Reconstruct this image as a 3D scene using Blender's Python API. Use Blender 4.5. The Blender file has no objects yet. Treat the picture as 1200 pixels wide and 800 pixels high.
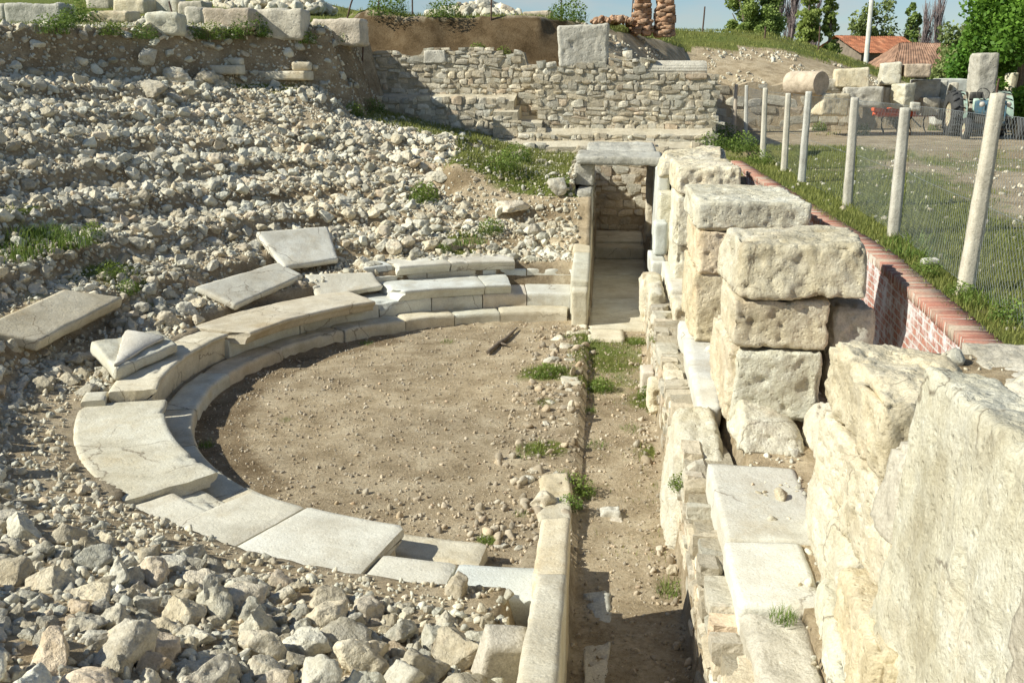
import bpy, math, random
import numpy as np
from math import radians as R
rng = np.random.default_rng(7)
random.seed(7)
sc = bpy.context.scene
COL = sc.collection
# ------------------------------------------------------------------ camera
H = 4.3; F = 1150.0; TH = math.atan(308 / 1150.0); PS = R(5.3)
cam = bpy.data.cameras.new('camera'); cam_o = bpy.data.objects.new('camera', cam); COL.objects.link(cam_o)
cam.sensor_width = 36; cam.lens = F / 1200 * 36; cam.clip_end = 5000; cam.clip_start = .05
cam_o.location = (0, 0, H); cam_o.rotation_euler = (math.pi / 2 - TH, 0, PS)
sc.camera = cam_o

def ray(px, py):
    a = (px - 600) / F; b = (py - 400) / F
    fw = math.cos(TH) - b * math.sin(TH); dn = b * math.cos(TH) + math.sin(TH)
    c, q = math.cos(PS), math.sin(PS)
    return np.array([a * c - fw * q, a * q + fw * c, -dn])
def at_z(px, py, z):
    r = ray(px, py); t = (z - H) / r[2]; return np.array([r[0] * t, r[1] * t, z])
def at_y(px, py, y):
    r = ray(px, py); t = y / r[1]; return np.array([r[0] * t, y, H + r[2] * t])
def proj(P):
    P = np.asarray(P, float); c, q = math.cos(PS), math.sin(PS)
    X, Y, Z = P[..., 0], P[..., 1], P[..., 2] - H
    lat = X * c + Y * q; fw = -X * q + Y * c
    d = fw * math.cos(TH) - Z * math.sin(TH); u = fw * math.sin(TH) + Z * math.cos(TH)
    d = np.maximum(d, .05)
    return 600 + F * lat / d, 400 - F * u / d, d
# ------------------------------------------------------------------ noise
def _h(ix, iy, iz, s):
    n = (ix.astype(np.int64) * 374761393 + iy.astype(np.int64) * 668265263 + iz.astype(np.int64) * 2147483647 + s * 974634541) & 0xffffffff
    n = ((n ^ (n >> 13)) * 1274126177) & 0xffffffff
    n = ((n ^ (n >> 16)) * 2246822519) & 0xffffffff
    return ((n ^ (n >> 15)) & 0xffff) / 32767.5 - 1
def vnoise(p, s=0):
    p = np.asarray(p, float); i = np.floor(p).astype(np.int64); f = p - i; f = f * f * (3 - 2 * f)
    r = 0
    for dx in (0, 1):
        wx = f[..., 0] if dx else 1 - f[..., 0]
        for dy in (0, 1):
            wy = f[..., 1] if dy else 1 - f[..., 1]
            for dz in (0, 1):
                wz = f[..., 2] if dz else 1 - f[..., 2]
                r = r + wx * wy * wz * _h(i[..., 0] + dx, i[..., 1] + dy, i[..., 2] + dz, s)
    return r
def fbm(p, o=4, s=0, g=.5):
    a = 1; t = 0; r = 0; p = np.asarray(p, float)
    for k in range(o):
        r = r + a * vnoise(p * (2.03 ** k) + 17.3 * k, s + k); t += a; a *= g
    return r / t
def fbm2(x, y, o=4, s=0, g=.5):
    return fbm(np.stack([x, y, np.zeros_like(x)], -1), o, s, g)
def ss(a, b, x):
    t = np.clip((x - a) / (b - a), 0, 1); return t * t * (3 - 2 * t)
# ------------------------------------------------------------------ terrain height
CX, CY, R0 = -0.695, 12.756, 4.62
FG = 2.35                                    # level of the fenced yard
def polar(x, y):
    dx = x - CX; dy = y - CY; r = np.hypot(dx, dy); a = np.degrees(np.arctan2(dy, dx)) % 360
    return r, a
def hill(x, y):
    h = np.interp(x, [-60, -25, -14, -9, -6, -1, 3, 7.7, 10, 12.8, 15.6, 19, 26], [8.2, 8.2, 7.8, 6.7, 6.1, 6.2, 6.5, 6.5, 6.0, 5.25, 4.45, 2.9, 2.35])
    fall = ss(58, 130, y)
    return h * (1 - fall) + FG * fall
def zt(x, y, detail=True):
    x = np.asarray(x, float); y = np.asarray(y, float)
    r, a = polar(x, y)
    aa = np.where(a < 90, np.where(a < 45, 300, 90), a)
    n1 = fbm2(x * .55, y * .55, 3, 3); n2 = fbm2(x * 2.2, y * 2.2, 3, 9)
    s = np.interp(aa, [90, 120, 160, 180, 210, 240, 270, 300], [.37, .44, .52, .53, .44, .30, .27, .27])
    zb = np.interp(aa, [90, 120, 160, 180, 205, 240, 270], [.86, .84, .66, .57,   .435, .425, .41])
    rr = np.maximum(r - 6.0 - .25 * n1, 0)
    stepw = 1.0
    t = rr / stepw; fr = t - np.floor(t)
    stair = np.floor(t) + ss(.62, .98, fr)
    near = ss(215, 240, aa)
    mixs = (.50 + .35 * n1) * (1 - near)
    zc = zb + s * stepw * (stair * mixs + t * (1 - mixs)) + .10 * n1 * ss(0, 1.5, rr) + .05 * n2 * ss(0, .5, rr)
    # the foreground heap sinks towards the corridor
    fx = ss(-.35, -3.2, x)
    zheap = zb + .10 + (zc - zb) * (.35 + .65 * fx)
    zc = zc * (1 - near) + zheap * near
    # the upper bank on the left: a cut edge and a plateau behind
    edge = 14.2 + .5 * n1
    plat = np.interp(aa, [90, 118, 135, 160, 200, 240], [5.6, 5.55, 5.45, 5.3, 5.0, 4.6]) + .015 * (r - 14)
    zc = np.minimum(zc, plat - .55 + .5 * n1)
    zc = np.where(r > 13.2, zc + (plat - zc) * ss(edge - .35, edge + .15, r), zc)
    # seats' footing
    zf = np.where(r < R0 + .02, 0.02 * n1 + .012 * n2, np.where(r < 5.03, .05, np.where(r < 5.85, .18, .18)))
    rk = np.where(aa > 230, ss(5.72, 5.98, r), np.where(aa > 198.6, ss(5.6, 5.86, r), np.where(aa > 166.5, ss(5.3, 5.56, r), ss(5.74, 6.0, r)))); zl = zf * (1 - rk) + zc * rk
    # behind the cavea crest: grassy shelf in front of the back wall
    shelf = 2.28 + .22 * np.maximum(0, -(x + 1.4)) + .05 * n1
    crest_r = 11.3 + .5 * n1
    cut = ss(-7.1, -6.2, x + .35 * n2) * ss(crest_r, crest_r + .8, r)
    bx = ss(-3.6, -2.9, x + .5 * n2 - .10 * (y - 22)) * (y > 20.4) * ss(20.4, 21.6, y)
    cut = np.maximum(cut, np.where(x > -7, bx, 0)) * (y > 14)
    zl = zl * (1 - cut) + np.minimum(np.maximum(shelf, 0), 9) * cut
    # lower flight near the passage
    # back bank and hill
    hh = hill(x, y) + .12 * fbm2(x * .25, y * .25, 3, 21)
    yb0 = np.interp(x, [-9, -6, -1, .5, 2.2, 3.2, 9, 14], [29.9, 29.9, 29.9, 30.6, 35, 39.4, 40.5, 43]) + .25 * n1
    yb1 = np.interp(x, [-9, -6, -2.0, -1.0, .5, 3.2, 9, 14], [30.5, 30.5, 30.6, 32, 35.5, 44, 47, 50]) + .4 * n1
    base = np.interp(x, [-9, -6.5, 0, 3.1], [4.9, 4.85, 4.6, 4.2]); base = np.where(x > 3.15, np.where(y > yb0, 3.95 - .22 * np.maximum(0, x - 9), 2.38), base); base = np.maximum(base, 2.38)
    dip = .8 * ss(-3, 4, x); zbk = base + (hh - dip - base) * np.clip((y - yb0) / (yb1 - yb0), 0, 1) ** .8 + dip * ss(yb1, yb1 + 6, y)
    back = ss(29.2, 29.5, y) * ss(-8.2, -7.2, x + .3 * n2)
    zl = zl * (1 - back) + zbk * back
    # far left plateau runs on into the hill
    far = ss(23, 40, y) * (1 - ss(-8.2, -7.2, x)) * ss(14.6, 17, r)
    zl = zl * (1 - far) + hh * far
    # corridor, footing of the stage wall and the yard
    zr = np.where(x < .82, .012 * n2 + .02 * n1 - .10 * ss(16.1, 15.6, y), np.where(x < 1.3, .55, .98 + .03 * n2))
    yard = FG + .05 * n1 + .02 * n2
    xw = 3.13 - .0725 * np.clip(11.3 - y, 0, 4)
    zr = np.where(x > xw, yard, zr)
    zr = np.where((y < 6.9) & (x > 2.0), 2.42 + .05 * n2, zr)
    zr = np.where((y > 16.0) & (x < 1.05), np.where(y > 23.9, .28, -.02), zr)
    zr = np.where((y > 21.5) & (x > 1.2), 2.3 + .05 * n1, zr)
    zr = np.where(y > 26.9, 2.45 + 0 * x, zr)
    yr = ss(29.2, 29.5, y)
    zr2 = zr * (1 - yr) + zbk * yr
    z = np.where(x > -.22, zr2, zl)
    z = np.where((x > -.62) & (x <= -.22) & (r >= R0) & (y > 12), np.minimum(z, 1.9), z)
    z = np.where((x > -.62) & (x <= -.22) & (r >= R0) & (y < 12), .2, z)
    z = np.where((r < R0) & (x <= -.24), 0.02 * n1 + .012 * n2 + .06 * ss(-1.4, -.5, x) * (n1 + .4), z)
    dist = np.hypot(x, y)
    z = np.where(dist > 300, FG - .5, z)
    return z
def bank_t(x, y):
    yb0 = np.interp(x, [-9, -6, -1, .5, 2.2, 3.2, 9, 14], [29.9, 29.9, 29.9, 30.6, 35, 39.4, 40.5, 43]); yb1 = np.interp(x, [-9, -6, -2.0, -1.0, .5, 3.2, 9, 14], [30.5, 30.5, 30.6, 32, 35.5, 44, 47, 50]) + .4 * fbm2(x * .55, y * .55, 3, 3)
    return (y - yb0) / (yb1 - yb0)
def hit(px, py, t0=2.0, t1=120.0):
    d = ray(px, py); t = np.arange(t0, t1, .02)
    P = d[None] * t[:, None] + np.array([0, 0, H])
    b = P[:, 2] < zt(P[:, 0], P[:, 1])
    k = int(np.argmax(b)) if b.any() else len(t) - 1
    p = P[k].copy(); p[2] = float(zt(p[0:1], p[1:2])[0]); return p
# ------------------------------------------------------------------ mesh builder
class MB:
    def __init__(s): s.v = []; s.q = []; s.t = []; s.qm = []; s.tm = []; s.tone = []; s.n = 0
    def add(s, v, q=None, t=None, m=0, tone=0.5):
        v = np.asarray(v, float).reshape(-1, 3); s.v.append(v)
        if q is not None and len(q):
            q = np.asarray(q, np.int64).reshape(-1, 4) + s.n; s.q.append(q); s.qm.append(np.full(len(q), m))
        if t is not None and len(t):
            t = np.asarray(t, np.int64).reshape(-1, 3) + s.n; s.t.append(t); s.tm.append(np.full(len(t), m))
        s.tone.append(np.broadcast_to(np.asarray(tone, float), (len(v),)).copy()); s.n += len(v); return s
    def mesh(s, name, mats, smooth=True, origin=(0, 0, 0)):
        V = np.concatenate(s.v) - np.asarray(origin, float)
        q = np.concatenate(s.q) if s.q else np.zeros((0, 4), np.int64)
        t = np.concatenate(s.t) if s.t else np.zeros((0, 3), np.int64)
        me = bpy.data.meshes.new(name)
        me.vertices.add(len(V)); me.vertices.foreach_set('co', V.astype(np.float32).ravel())
        nl = len(q) * 4 + len(t) * 3
        me.loops.add(nl); me.loops.foreach_set('vertex_index', np.concatenate([q.ravel(), t.ravel()]).astype(np.int32))
        me.polygons.add(len(q) + len(t))
        ls = np.concatenate([np.arange(len(q)) * 4, len(q) * 4 + np.arange(len(t)) * 3]).astype(np.int32)
        me.polygons.foreach_set('loop_start', ls)
        mi = np.concatenate([np.concatenate(s.qm) if s.qm else np.zeros(0), np.concatenate(s.tm) if s.tm else np.zeros(0)]).astype(np.int32)
        me.polygons.foreach_set('material_index', mi)
        me.polygons.foreach_set('use_smooth', np.full(len(q) + len(t), bool(smooth)))
        at = me.attributes.new('tone', 'FLOAT', 'POINT'); at.data.foreach_set('value', np.concatenate(s.tone).astype(np.float32))
        me.update(calc_edges=True); me.validate()
        for m in (mats if isinstance(mats, (list, tuple)) else [mats]): me.materials.append(m)
        return me
    def base(s):
        V = np.concatenate(s.v); lo, hi = V.min(0), V.max(0); return np.array([(lo[0] + hi[0]) / 2, (lo[1] + hi[1]) / 2, lo[2]])
def link(name, me, loc=(0, 0, 0), parent=None):
    o = bpy.data.objects.new(name, me); COL.objects.link(o); o.location = loc
    if parent is not None: o.parent = parent
    return o
def tag(o, label=None, cat=None, group=None, kind=None):
    if label: o['label'] = label
    if cat: o['category'] = cat
    if group: o['group'] = group
    if kind: o['kind'] = kind
    return o
def thing(name, mb, mat, label, cat, group=None, smooth=True):
    b = mb.base(); return tag(link(name, mb.mesh(name, mat, smooth, b), b), label, cat, group)
def empty(name, loc, label, cat, group=None, rz=0):
    o = link(name, None, loc); o.rotation_euler.z = rz; return tag(o, label, cat, group)
def part(name, mb, mat, parent, smooth=True, loc=(0, 0, 0)):
    return link(name, mb.mesh(name, mat, smooth), loc, parent)
# ------------------------------------------------------------------ shapes
def cube_grid(nx, ny, nz):
    us = [np.linspace(0, 1, n + 1) for n in (nx, ny, nz)]; V = []; Q = []; n = 0
    for ax in range(3):
        b, c = [(1, 2), (2, 0), (0, 1)][ax]
        for side in (0, 1):
            U, W = np.meshgrid(us[b], us[c], indexing='ij'); P = np.zeros(U.shape + (3,)); P[..., ax] = side; P[..., b] = U; P[..., c] = W
            idx = np.arange(U.size).reshape(U.shape) + n
            q = np.stack([idx[:-1, :-1], idx[1:, :-1], idx[1:, 1:], idx[:-1, 1:]], -1).reshape(-1, 4)
            if side == 0: q = q[:, ::-1]
            V.append(P.reshape(-1, 3)); Q.append(q); n += U.size
    V = np.concatenate(V); Q = np.concatenate(Q)
    key = np.round(V * 4096).astype(np.int64); key = key[:, 0] * 10 ** 9 + key[:, 1] * 10 ** 4 * 3 + key[:, 2]
    _, first, inv = np.unique(key, return_index=True, return_inverse=True)
    return V[first], inv.reshape(-1)[Q]
def hexa(mb, C, seg=.05, bev=.03, amp=.015, freq=3.0, seed=0, jit=.0, chip=.5, m=0, tone=.5, maxn=110, rough=0.0, pits=0.0):
    """rough stone block: 8 corners, order (x0y0z0, x1y0z0, x0y1z0, x1y1z0, then the same on top)"""
    C = np.asarray(C, float).reshape(8, 3).copy(); g = np.random.default_rng(seed + 101)
    if jit: C += g.uniform(-jit, jit, C.shape)
    L = [np.linalg.norm(C[1] - C[0]), np.linalg.norm(C[2] - C[0]), np.linalg.norm(C[4] - C[0])]
    n = [int(np.clip(round(l / seg), 2, maxn)) for l in L]
    U, Q = cube_grid(*n); Ls = np.array(L)
    P = (U - .5) * Ls; bev = min(bev, .45 * min(L)); hb = Ls / 2 - bev
    K = np.clip(P, -hb, hb); D = P - K; ln = np.linalg.norm(D, axis=1); ok = ln > 1e-9
    N = np.where(ok[:, None], D / np.maximum(ln, 1e-9)[:, None], 0)
    # worn, chipped edges: radius changes along the edge
    wp = P * freq * .6 + seed * 7.7
    P = K + N * bev
    edge = (np.abs(D) > bev * .3).sum(1) > 1
    off = amp * (fbm(P * freq + seed * 3.1, 4, seed) * 1.0 + .5 * fbm(P * freq * .35 + seed, 2, seed + 5))
    ch = np.clip(fbm(wp, 3, seed + 9) - .05, 0, 1) * chip * bev * 2.2 * edge
    if rough: off = off + rough * fbm(P * 8 + seed * 1.7, 4, seed + 2, .62)
    if pits: off = off - pits * np.clip(fbm(P * 14 + seed, 3, seed + 3) - .12, 0, .5) * 2 - pits * 1.4 * np.clip(fbm(P * 4 + seed, 3, seed + 6) - .22, 0, .5) * 2
    P = P + N * (off - ch)[:, None]
    u = P / Ls + .5
    w = 0
    for k in range(8):
        a = u[:, 0] if k & 1 else 1 - u[:, 0]; b = u[:, 1] if k & 2 else 1 - u[:, 1]; c = u[:, 2] if k & 4 else 1 - u[:, 2]
        w = w + (a * b * c)[:, None] * C[k]
    flip = np.dot(np.cross(C[1] - C[0], C[2] - C[0]), C[4] - C[0]) < 0
    mb.add(w, Q[:, ::-1] if flip else Q, m=m, tone=tone); return mb
def boxc(x0, x1, y0, y1, z0, z1, rz=0, tilt=(0, 0)):
    C = np.array([[x, y, z] for z in (z0, z1) for y in (y0, y1) for x in (x0, x1)], float)
    c = C.mean(0); D = C - c
    if tilt[0] or tilt[1]:
        for ax, an in ((0, tilt[0]), (1, tilt[1])):
            s, co = math.sin(R(an)), math.cos(R(an))
            M = np.array([[1, 0, 0], [0, co, -s], [0, s, co]]) if ax == 0 else np.array([[co, 0, s], [0, 1, 0], [-s, 0, co]])
            D = D @ M.T
    if rz:
        s, co = math.sin(R(rz)), math.cos(R(rz)); D = D @ np.array([[co, -s, 0], [s, co, 0], [0, 0, 1]]).T
    return c + D
def slab_px(corners, th, lift=.12, zs=None, ref=None):
    """flat slab whose four top corners are seen at these picture positions, lying on the slope"""
    if zs is None:
        P = np.array([hit(*c) for c in (ref or corners)]); A = np.c_[P[:, :2], np.ones(4)]
        k = np.linalg.lstsq(A, P[:, 2], rcond=None)[0]
    else:
        P = np.array([at_z(*c, z) for c, z in zip(corners, zs)]); A = np.c_[P[:, :2], np.ones(4)]
        k = np.linalg.lstsq(A, P[:, 2], rcond=None)[0]; lift = 0
    T = []
    for c in corners:
        d = ray(*c); t = (k[2] + lift - H) / (d[2] - k[0] * d[0] - k[1] * d[1]); T.append(d * t + np.array([0, 0, H]))
    T = np.array(T); nrm = np.array([-k[0], -k[1], 1]); nrm /= np.linalg.norm(nrm); Bm = T - nrm * th
    # corners in order near-left, near-right, far-left, far-right
    return np.array([Bm[0], Bm[1], Bm[2], Bm[3], T[0], T[1], T[2], T[3]])
def ring_block(mb, r0, r1, a0, a1, z0, z1, seed=0, nose=0.0, amp=.012, bev=.02, jag0=0, jag1=0, m=0, tilt=0.0):
    """piece of a curved course; nose = depth of the undercut moulding along its front"""
    if nose:
        sec = [(r0 + .10, z0), (r0 + .095, z0 + .04), (r0 + .06, z1 - nose), (r0 + .02, z1 - nose * .8), (r0, z1 - nose * .45), (r0, z1 - bev), (r0 + bev, z1), (r1 - bev, z1), (r1, z1 - bev), (r1, z0)]
    else:
        sec = [(r0, z0), (r0, z1 - bev), (r0 + bev, z1), (r1 - bev, z1), (r1, z1 - bev), (r1, z0)]
    pts = []
    for (ra, za), (rb, zb_) in zip(sec, sec[1:] + sec[:1]):
        n = max(1, int(math.hypot(rb - ra, zb_ - za) / .045))
        for k in range(n): pts.append((ra + (rb - ra) * k / n, za + (zb_ - za) * k / n))
    S = np.array(pts); na = max(3, int(abs(a1 - a0) * math.pi / 180 * r0 / .045))
    u = np.linspace(0, 1, na + 1)
    k0 = jag0 * fbm(np.c_[S * 4, np.full(len(S), seed + .5)], 3, seed); k1 = jag1 * fbm(np.c_[S * 4, np.full(len(S), seed + 7.5)], 3, seed + 1)
    A = (a0 + k0)[None, :] * (1 - u)[:, None] + (a1 + k1)[None, :] * u[:, None]
    rr = np.broadcast_to(S[:, 0], A.shape); zz = np.broadcast_to(S[:, 1], A.shape)
    an = np.radians(A); P = np.stack([CX + rr * np.cos(an), CY + rr * np.sin(an), zz], -1)
    d = amp * fbm(P.reshape(-1, 3) * 3.2 + seed, 4, seed).reshape(A.shape)
    eu = (np.minimum(u, 1 - u) * abs(a1 - a0) * math.pi / 180 * r0)[:, None]
    drop = -.5 * bev * (eu < .02)
    fr = ((rr - r0) < .13) & (zz > z1 - .09)
    chips = np.clip(fbm(P.reshape(-1, 3) * 2.6 + seed * 5, 3, seed + 4).reshape(A.shape) - .18, 0, 1) * .16 * fr
    P[..., 2] += d * (zz > z0 + .001) + drop * (zz > z1 - bev * 1.5) - chips * .6 + tilt * (u[:, None] - .5)
    rad = d * .8 + chips
    P[..., 0] += np.cos(an) * rad; P[..., 1] += np.sin(an) * rad
    n = len(S); idx = np.arange((na + 1) * n).reshape(na + 1, n); nx = np.roll(idx, -1, 1)
    Q = np.stack([idx[:-1], nx[:-1], nx[1:], idx[1:]], -1).reshape(-1, 4)
    if a1 < a0: Q = Q[:, ::-1]
    V = P.reshape(-1, 3); mb.add(V, Q, m=m)
    for row, fl in ((0, False), (na, True)):
        c = P[row].mean(0); vv = np.vstack([P[row], c]); k = np.arange(n); T = np.c_[k, np.full(n, n), np.roll(k, -1)]
        if fl != (a1 < a0): T = T[:, ::-1]
        mb.add(vv, None, T, m=m)
    return mb
def tube(mb, pts, rad, n=8, m=0, cap=True, tone=.5):
    pts = np.asarray(pts, float); rad = np.broadcast_to(np.asarray(rad, float), (len(pts),)); V = []
    tg = np.gradient(pts, axis=0); tg /= np.maximum(np.linalg.norm(tg, axis=1), 1e-9)[:, None]
    up = np.array([0, 0, 1.0]) if abs(tg[0][2]) < .9 else np.array([1.0, 0, 0])
    for p, t, r in zip(pts, tg, rad):
        a = np.cross(up, t); a /= np.linalg.norm(a); b = np.cross(t, a); up2 = b
        k = np.arange(n) * 2 * math.pi / n
        V.append(p + r * (np.cos(k)[:, None] * a + np.sin(k)[:, None] * b))
    V = np.concatenate(V); idx = np.arange(len(pts) * n).reshape(len(pts), n); nx = np.roll(idx, -1, 1)
    Q = np.stack([idx[:-1], nx[:-1], nx[1:], idx[1:]], -1).reshape(-1, 4); mb.add(V, Q, m=m, tone=tone)
    if cap:
        for row, fl in ((0, True), (len(pts) - 1, False)):
            ring = V[row * n:(row + 1) * n]; k = np.arange(n); T = np.c_[k, np.roll(k, -1), np.full(n, n)]
            mb.add(np.vstack([ring, ring.mean(0)]), None, T[:, ::-1] if fl else T, m=m, tone=tone)
    return mb
def lathe(mb, prof, axis='z', n=24, m=0, c=(0, 0, 0)):
    prof = np.asarray(prof, float); k = np.arange(n) * 2 * math.pi / n
    rr, hh = prof[:, 0][:, None], prof[:, 1][:, None] + 0 * k[None]
    X, Y = rr * np.cos(k), rr * np.sin(k)
    P = {'z': np.stack([X, Y, hh], -1), 'x': np.stack([hh, X, Y], -1), 'y': np.stack([Y, hh, X], -1)}[axis]
    idx = np.arange(len(prof) * n).reshape(len(prof), n); nx = np.roll(idx, -1, 1)
    mb.add(P.reshape(-1, 3) + np.asarray(c), np.stack([idx[:-1], nx[:-1], nx[1:], idx[1:]], -1).reshape(-1, 4), m=m); return mb
# icospheres for stones
def ico(sub):
    p = (1 + 5 ** .5) / 2
    V = [(-1, p, 0), (1, p, 0), (-1, -p, 0), (1, -p, 0), (0, -1, p), (0, 1, p), (0, -1, -p), (0, 1, -p), (p, 0, -1), (p, 0, 1), (-p, 0, -1), (-p, 0, 1)]
    T = [(0, 11, 5), (0, 5, 1), (0, 1, 7), (0, 7, 10), (0, 10, 11), (1, 5, 9), (5, 11, 4), (11, 10, 2), (10, 7, 6), (7, 1, 8), (3, 9, 4), (3, 4, 2), (3, 2, 6), (3, 6, 8), (3, 8, 9), (4, 9, 5), (2, 4, 11), (6, 2, 10), (8, 6, 7), (9, 8, 1)]
    V = [np.array(v) / np.linalg.norm(v) for v in V]
    for _ in range(sub):
        c = {}; N = []
        def mid(a, b):
            k = (min(a, b), max(a, b))
            if k not in c: m = V[a] + V[b]; V.append(m / np.linalg.norm(m)); c[k] = len(V) - 1
            return c[k]
        for a, b, d in T:
            x, y, z = mid(a, b), mid(b, d), mid(d, a); N += [(a, x, z), (b, y, x), (d, z, y), (x, y, z)]
        T = N
    return np.array(V), np.array(T)
ICO = {k: ico(k) for k in (1, 2, 3)}
def stone_template(sub, seed, angular=1.0):
    V, T = ICO[sub]; V = V.copy(); g = np.random.default_rng(seed)
    for _ in range(g.integers(10, 18)):
        n = g.normal(size=3); n /= np.linalg.norm(n); d = g.uniform(.42, .82) if angular > .5 else g.uniform(.7, .95)
        e = np.maximum(V @ n - d, 0); V = V - np.outer(e * .93, n)
    V *= g.uniform([.85, .65, .5], [1.15, .95, .8])
    V += V / np.maximum(np.linalg.norm(V, axis=1), .1)[:, None] * (.13 * fbm(V * 1.9 + seed, 3, seed, .6) + (.11 * fbm(V * 5 + seed, 3, seed + 3, .65) if sub > 2 else .05 * fbm(V * 4 + seed, 2, seed + 3)))[:, None]
    V /= np.abs(V[:, 0]).max(); return V, T
ST1 = [stone_template(1, k) for k in range(8)]
ST2 = [stone_template(2, 20 + k) for k in range(12)]
ST3 = [stone_template(3, 50 + k) for k in range(18)]
def rotmat(rx, ry, rz):
    cx, sx, cy, sy, cz, sz = np.cos(rx), np.sin(rx), np.cos(ry), np.sin(ry), np.cos(rz), np.sin(rz)
    M = np.empty(np.shape(rx) + (3, 3))
    M[..., 0, 0] = cy * cz; M[..., 0, 1] = sx * sy * cz - cx * sz; M[..., 0, 2] = cx * sy * cz + sx * sz
    M[..., 1, 0] = cy * sz; M[..., 1, 1] = sx * sy * sz + cx * cz; M[..., 1, 2] = cx * sy * sz - sx * cz
    M[..., 2, 0] = -sy; M[..., 2, 1] = sx * cy; M[..., 2, 2] = cx * cy
    return M
def scatter(mb, tmpl, pos, rad, rot, tone, m=0):
    """many stones into one mesh"""
    pos = np.asarray(pos); which = np.arange(len(pos)) % len(tmpl)
    for k, (V, T) in enumerate(tmpl):
        s = which == k
        if not s.any(): continue
        M = rotmat(rot[s, 0], rot[s, 1], rot[s, 2])
        W = np.einsum('nij,vj->nvi', M, V) * rad[s][:, None, None] + pos[s][:, None, :]
        n = len(V); TT = T[None] + (np.arange(s.sum()) * n)[:, None, None]
        mb.add(W.reshape(-1, 3), None, TT.reshape(-1, 3), m=m, tone=np.repeat(tone[s], n))
# rounded cubes for laid masonry
def brick_template(seed, n=3):
    U, Q = cube_grid(n, n, n); P = (U - .5) * 2; g = np.random.default_rng(seed)
    L = np.linalg.norm(P, axis=1); S = P / L[:, None]; P = P * .90 + S * .10 * 1.1
    P += .11 * np.stack([fbm(S * 1.6 + seed + 9 * k, 2, seed + k) for k in range(3)], -1)
    for _ in range(6):
        nn = g.normal(size=3); nn /= np.linalg.norm(nn); e = np.maximum(P @ nn - g.uniform(.80, 1.25), 0); P = P - np.outer(e * .95, nn)
    return P, Q
BT = [brick_template(k) for k in range(14)]
def lay_courses(mb, p0, p1, z0, top, sw=(.18, .46), sh=(.13, .25), depth=.22, seed=0, out=.012, m=0, skew=.10):
    """coursed rubble facing between two plan points; faces to the right of p0->p1 reversed (n = (dy,-dx))"""
    g = np.random.default_rng(seed); p0 = np.array(p0, float); p1 = np.array(p1, float); L = np.linalg.norm(p1 - p0); d = (p1 - p0) / L; n = np.array([d[1], -d[0]])
    z = z0; big = max(top(u) for u in np.linspace(0, 1, 60)); an = math.atan2(d[1], d[0])
    while z < big:
        h = g.uniform(*sh); u = -g.uniform(0, .2)
        while u < L:
            w = g.uniform(*sw) * (1.0 if g.random() > .15 else 1.6); hh = h * g.uniform(.85, 1.2) * (1.7 if g.random() < .07 else 1)
            uc = u + w / 2; t = top(min(max(uc / L, 0), 1))
            if 0 < uc < L and z + hh * .6 < t and g.random() > .03:
                P, Q = BT[g.integers(len(BT))]
                D = depth * g.uniform(.8, 1.3); dz = g.uniform(-.02, .02)
                S = P * np.array([w * .49, D / 2, hh * .5]); r = g.uniform(-skew, skew); c, s = math.cos(r), math.sin(r)
                S = S @ np.array([[c, 0, -s], [0, 1, 0], [s, 0, c]])
                o = out + g.uniform(-.02, .03) - D / 2
                ca, sa = math.cos(an), math.sin(an)
                W = np.stack([S[:, 0] * ca - S[:, 1] * sa, S[:, 0] * sa + S[:, 1] * ca, S[:, 2]], -1)
                pc = p0 + d * uc + n * o
                mb.add(W + np.array([pc[0], pc[1], z + h / 2 + dz]), Q, m=m, tone=g.random())
            u += w
        z += h
def backing(mb, p0, p1, z0, top, thick, m=1, N=60, rise=.01):
    p0 = np.array(p0, float); p1 = np.array(p1, float); d = p1 - p0; L = np.linalg.norm(d); d = d / L; n = np.array([d[1], -d[0]])
    us = np.linspace(0, 1, N + 1); F_ = p0 + np.outer(us * L, d) - n * .02; B_ = F_ - n * thick; T = np.array([top(u) for u in us]) - .05
    V = np.concatenate([np.c_[F_, np.full(N + 1, z0)], np.c_[F_, T], np.c_[B_, T + rise], np.c_[B_, np.full(N + 1, z0)]])
    i = np.arange(N); k = N + 1; Q = []
    for a in range(3): mb.add(V, np.c_[i + a * k, i + 1 + a * k, i + 1 + (a + 1) * k, i + (a + 1) * k], m=2 if (a == 1 and rise > .05) else m)
    for j in (0, N):
        mb.add(V[[j, j + k, j + 2 * k, j + 3 * k]], [[0, 1, 2, 3]], m=m)
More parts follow.
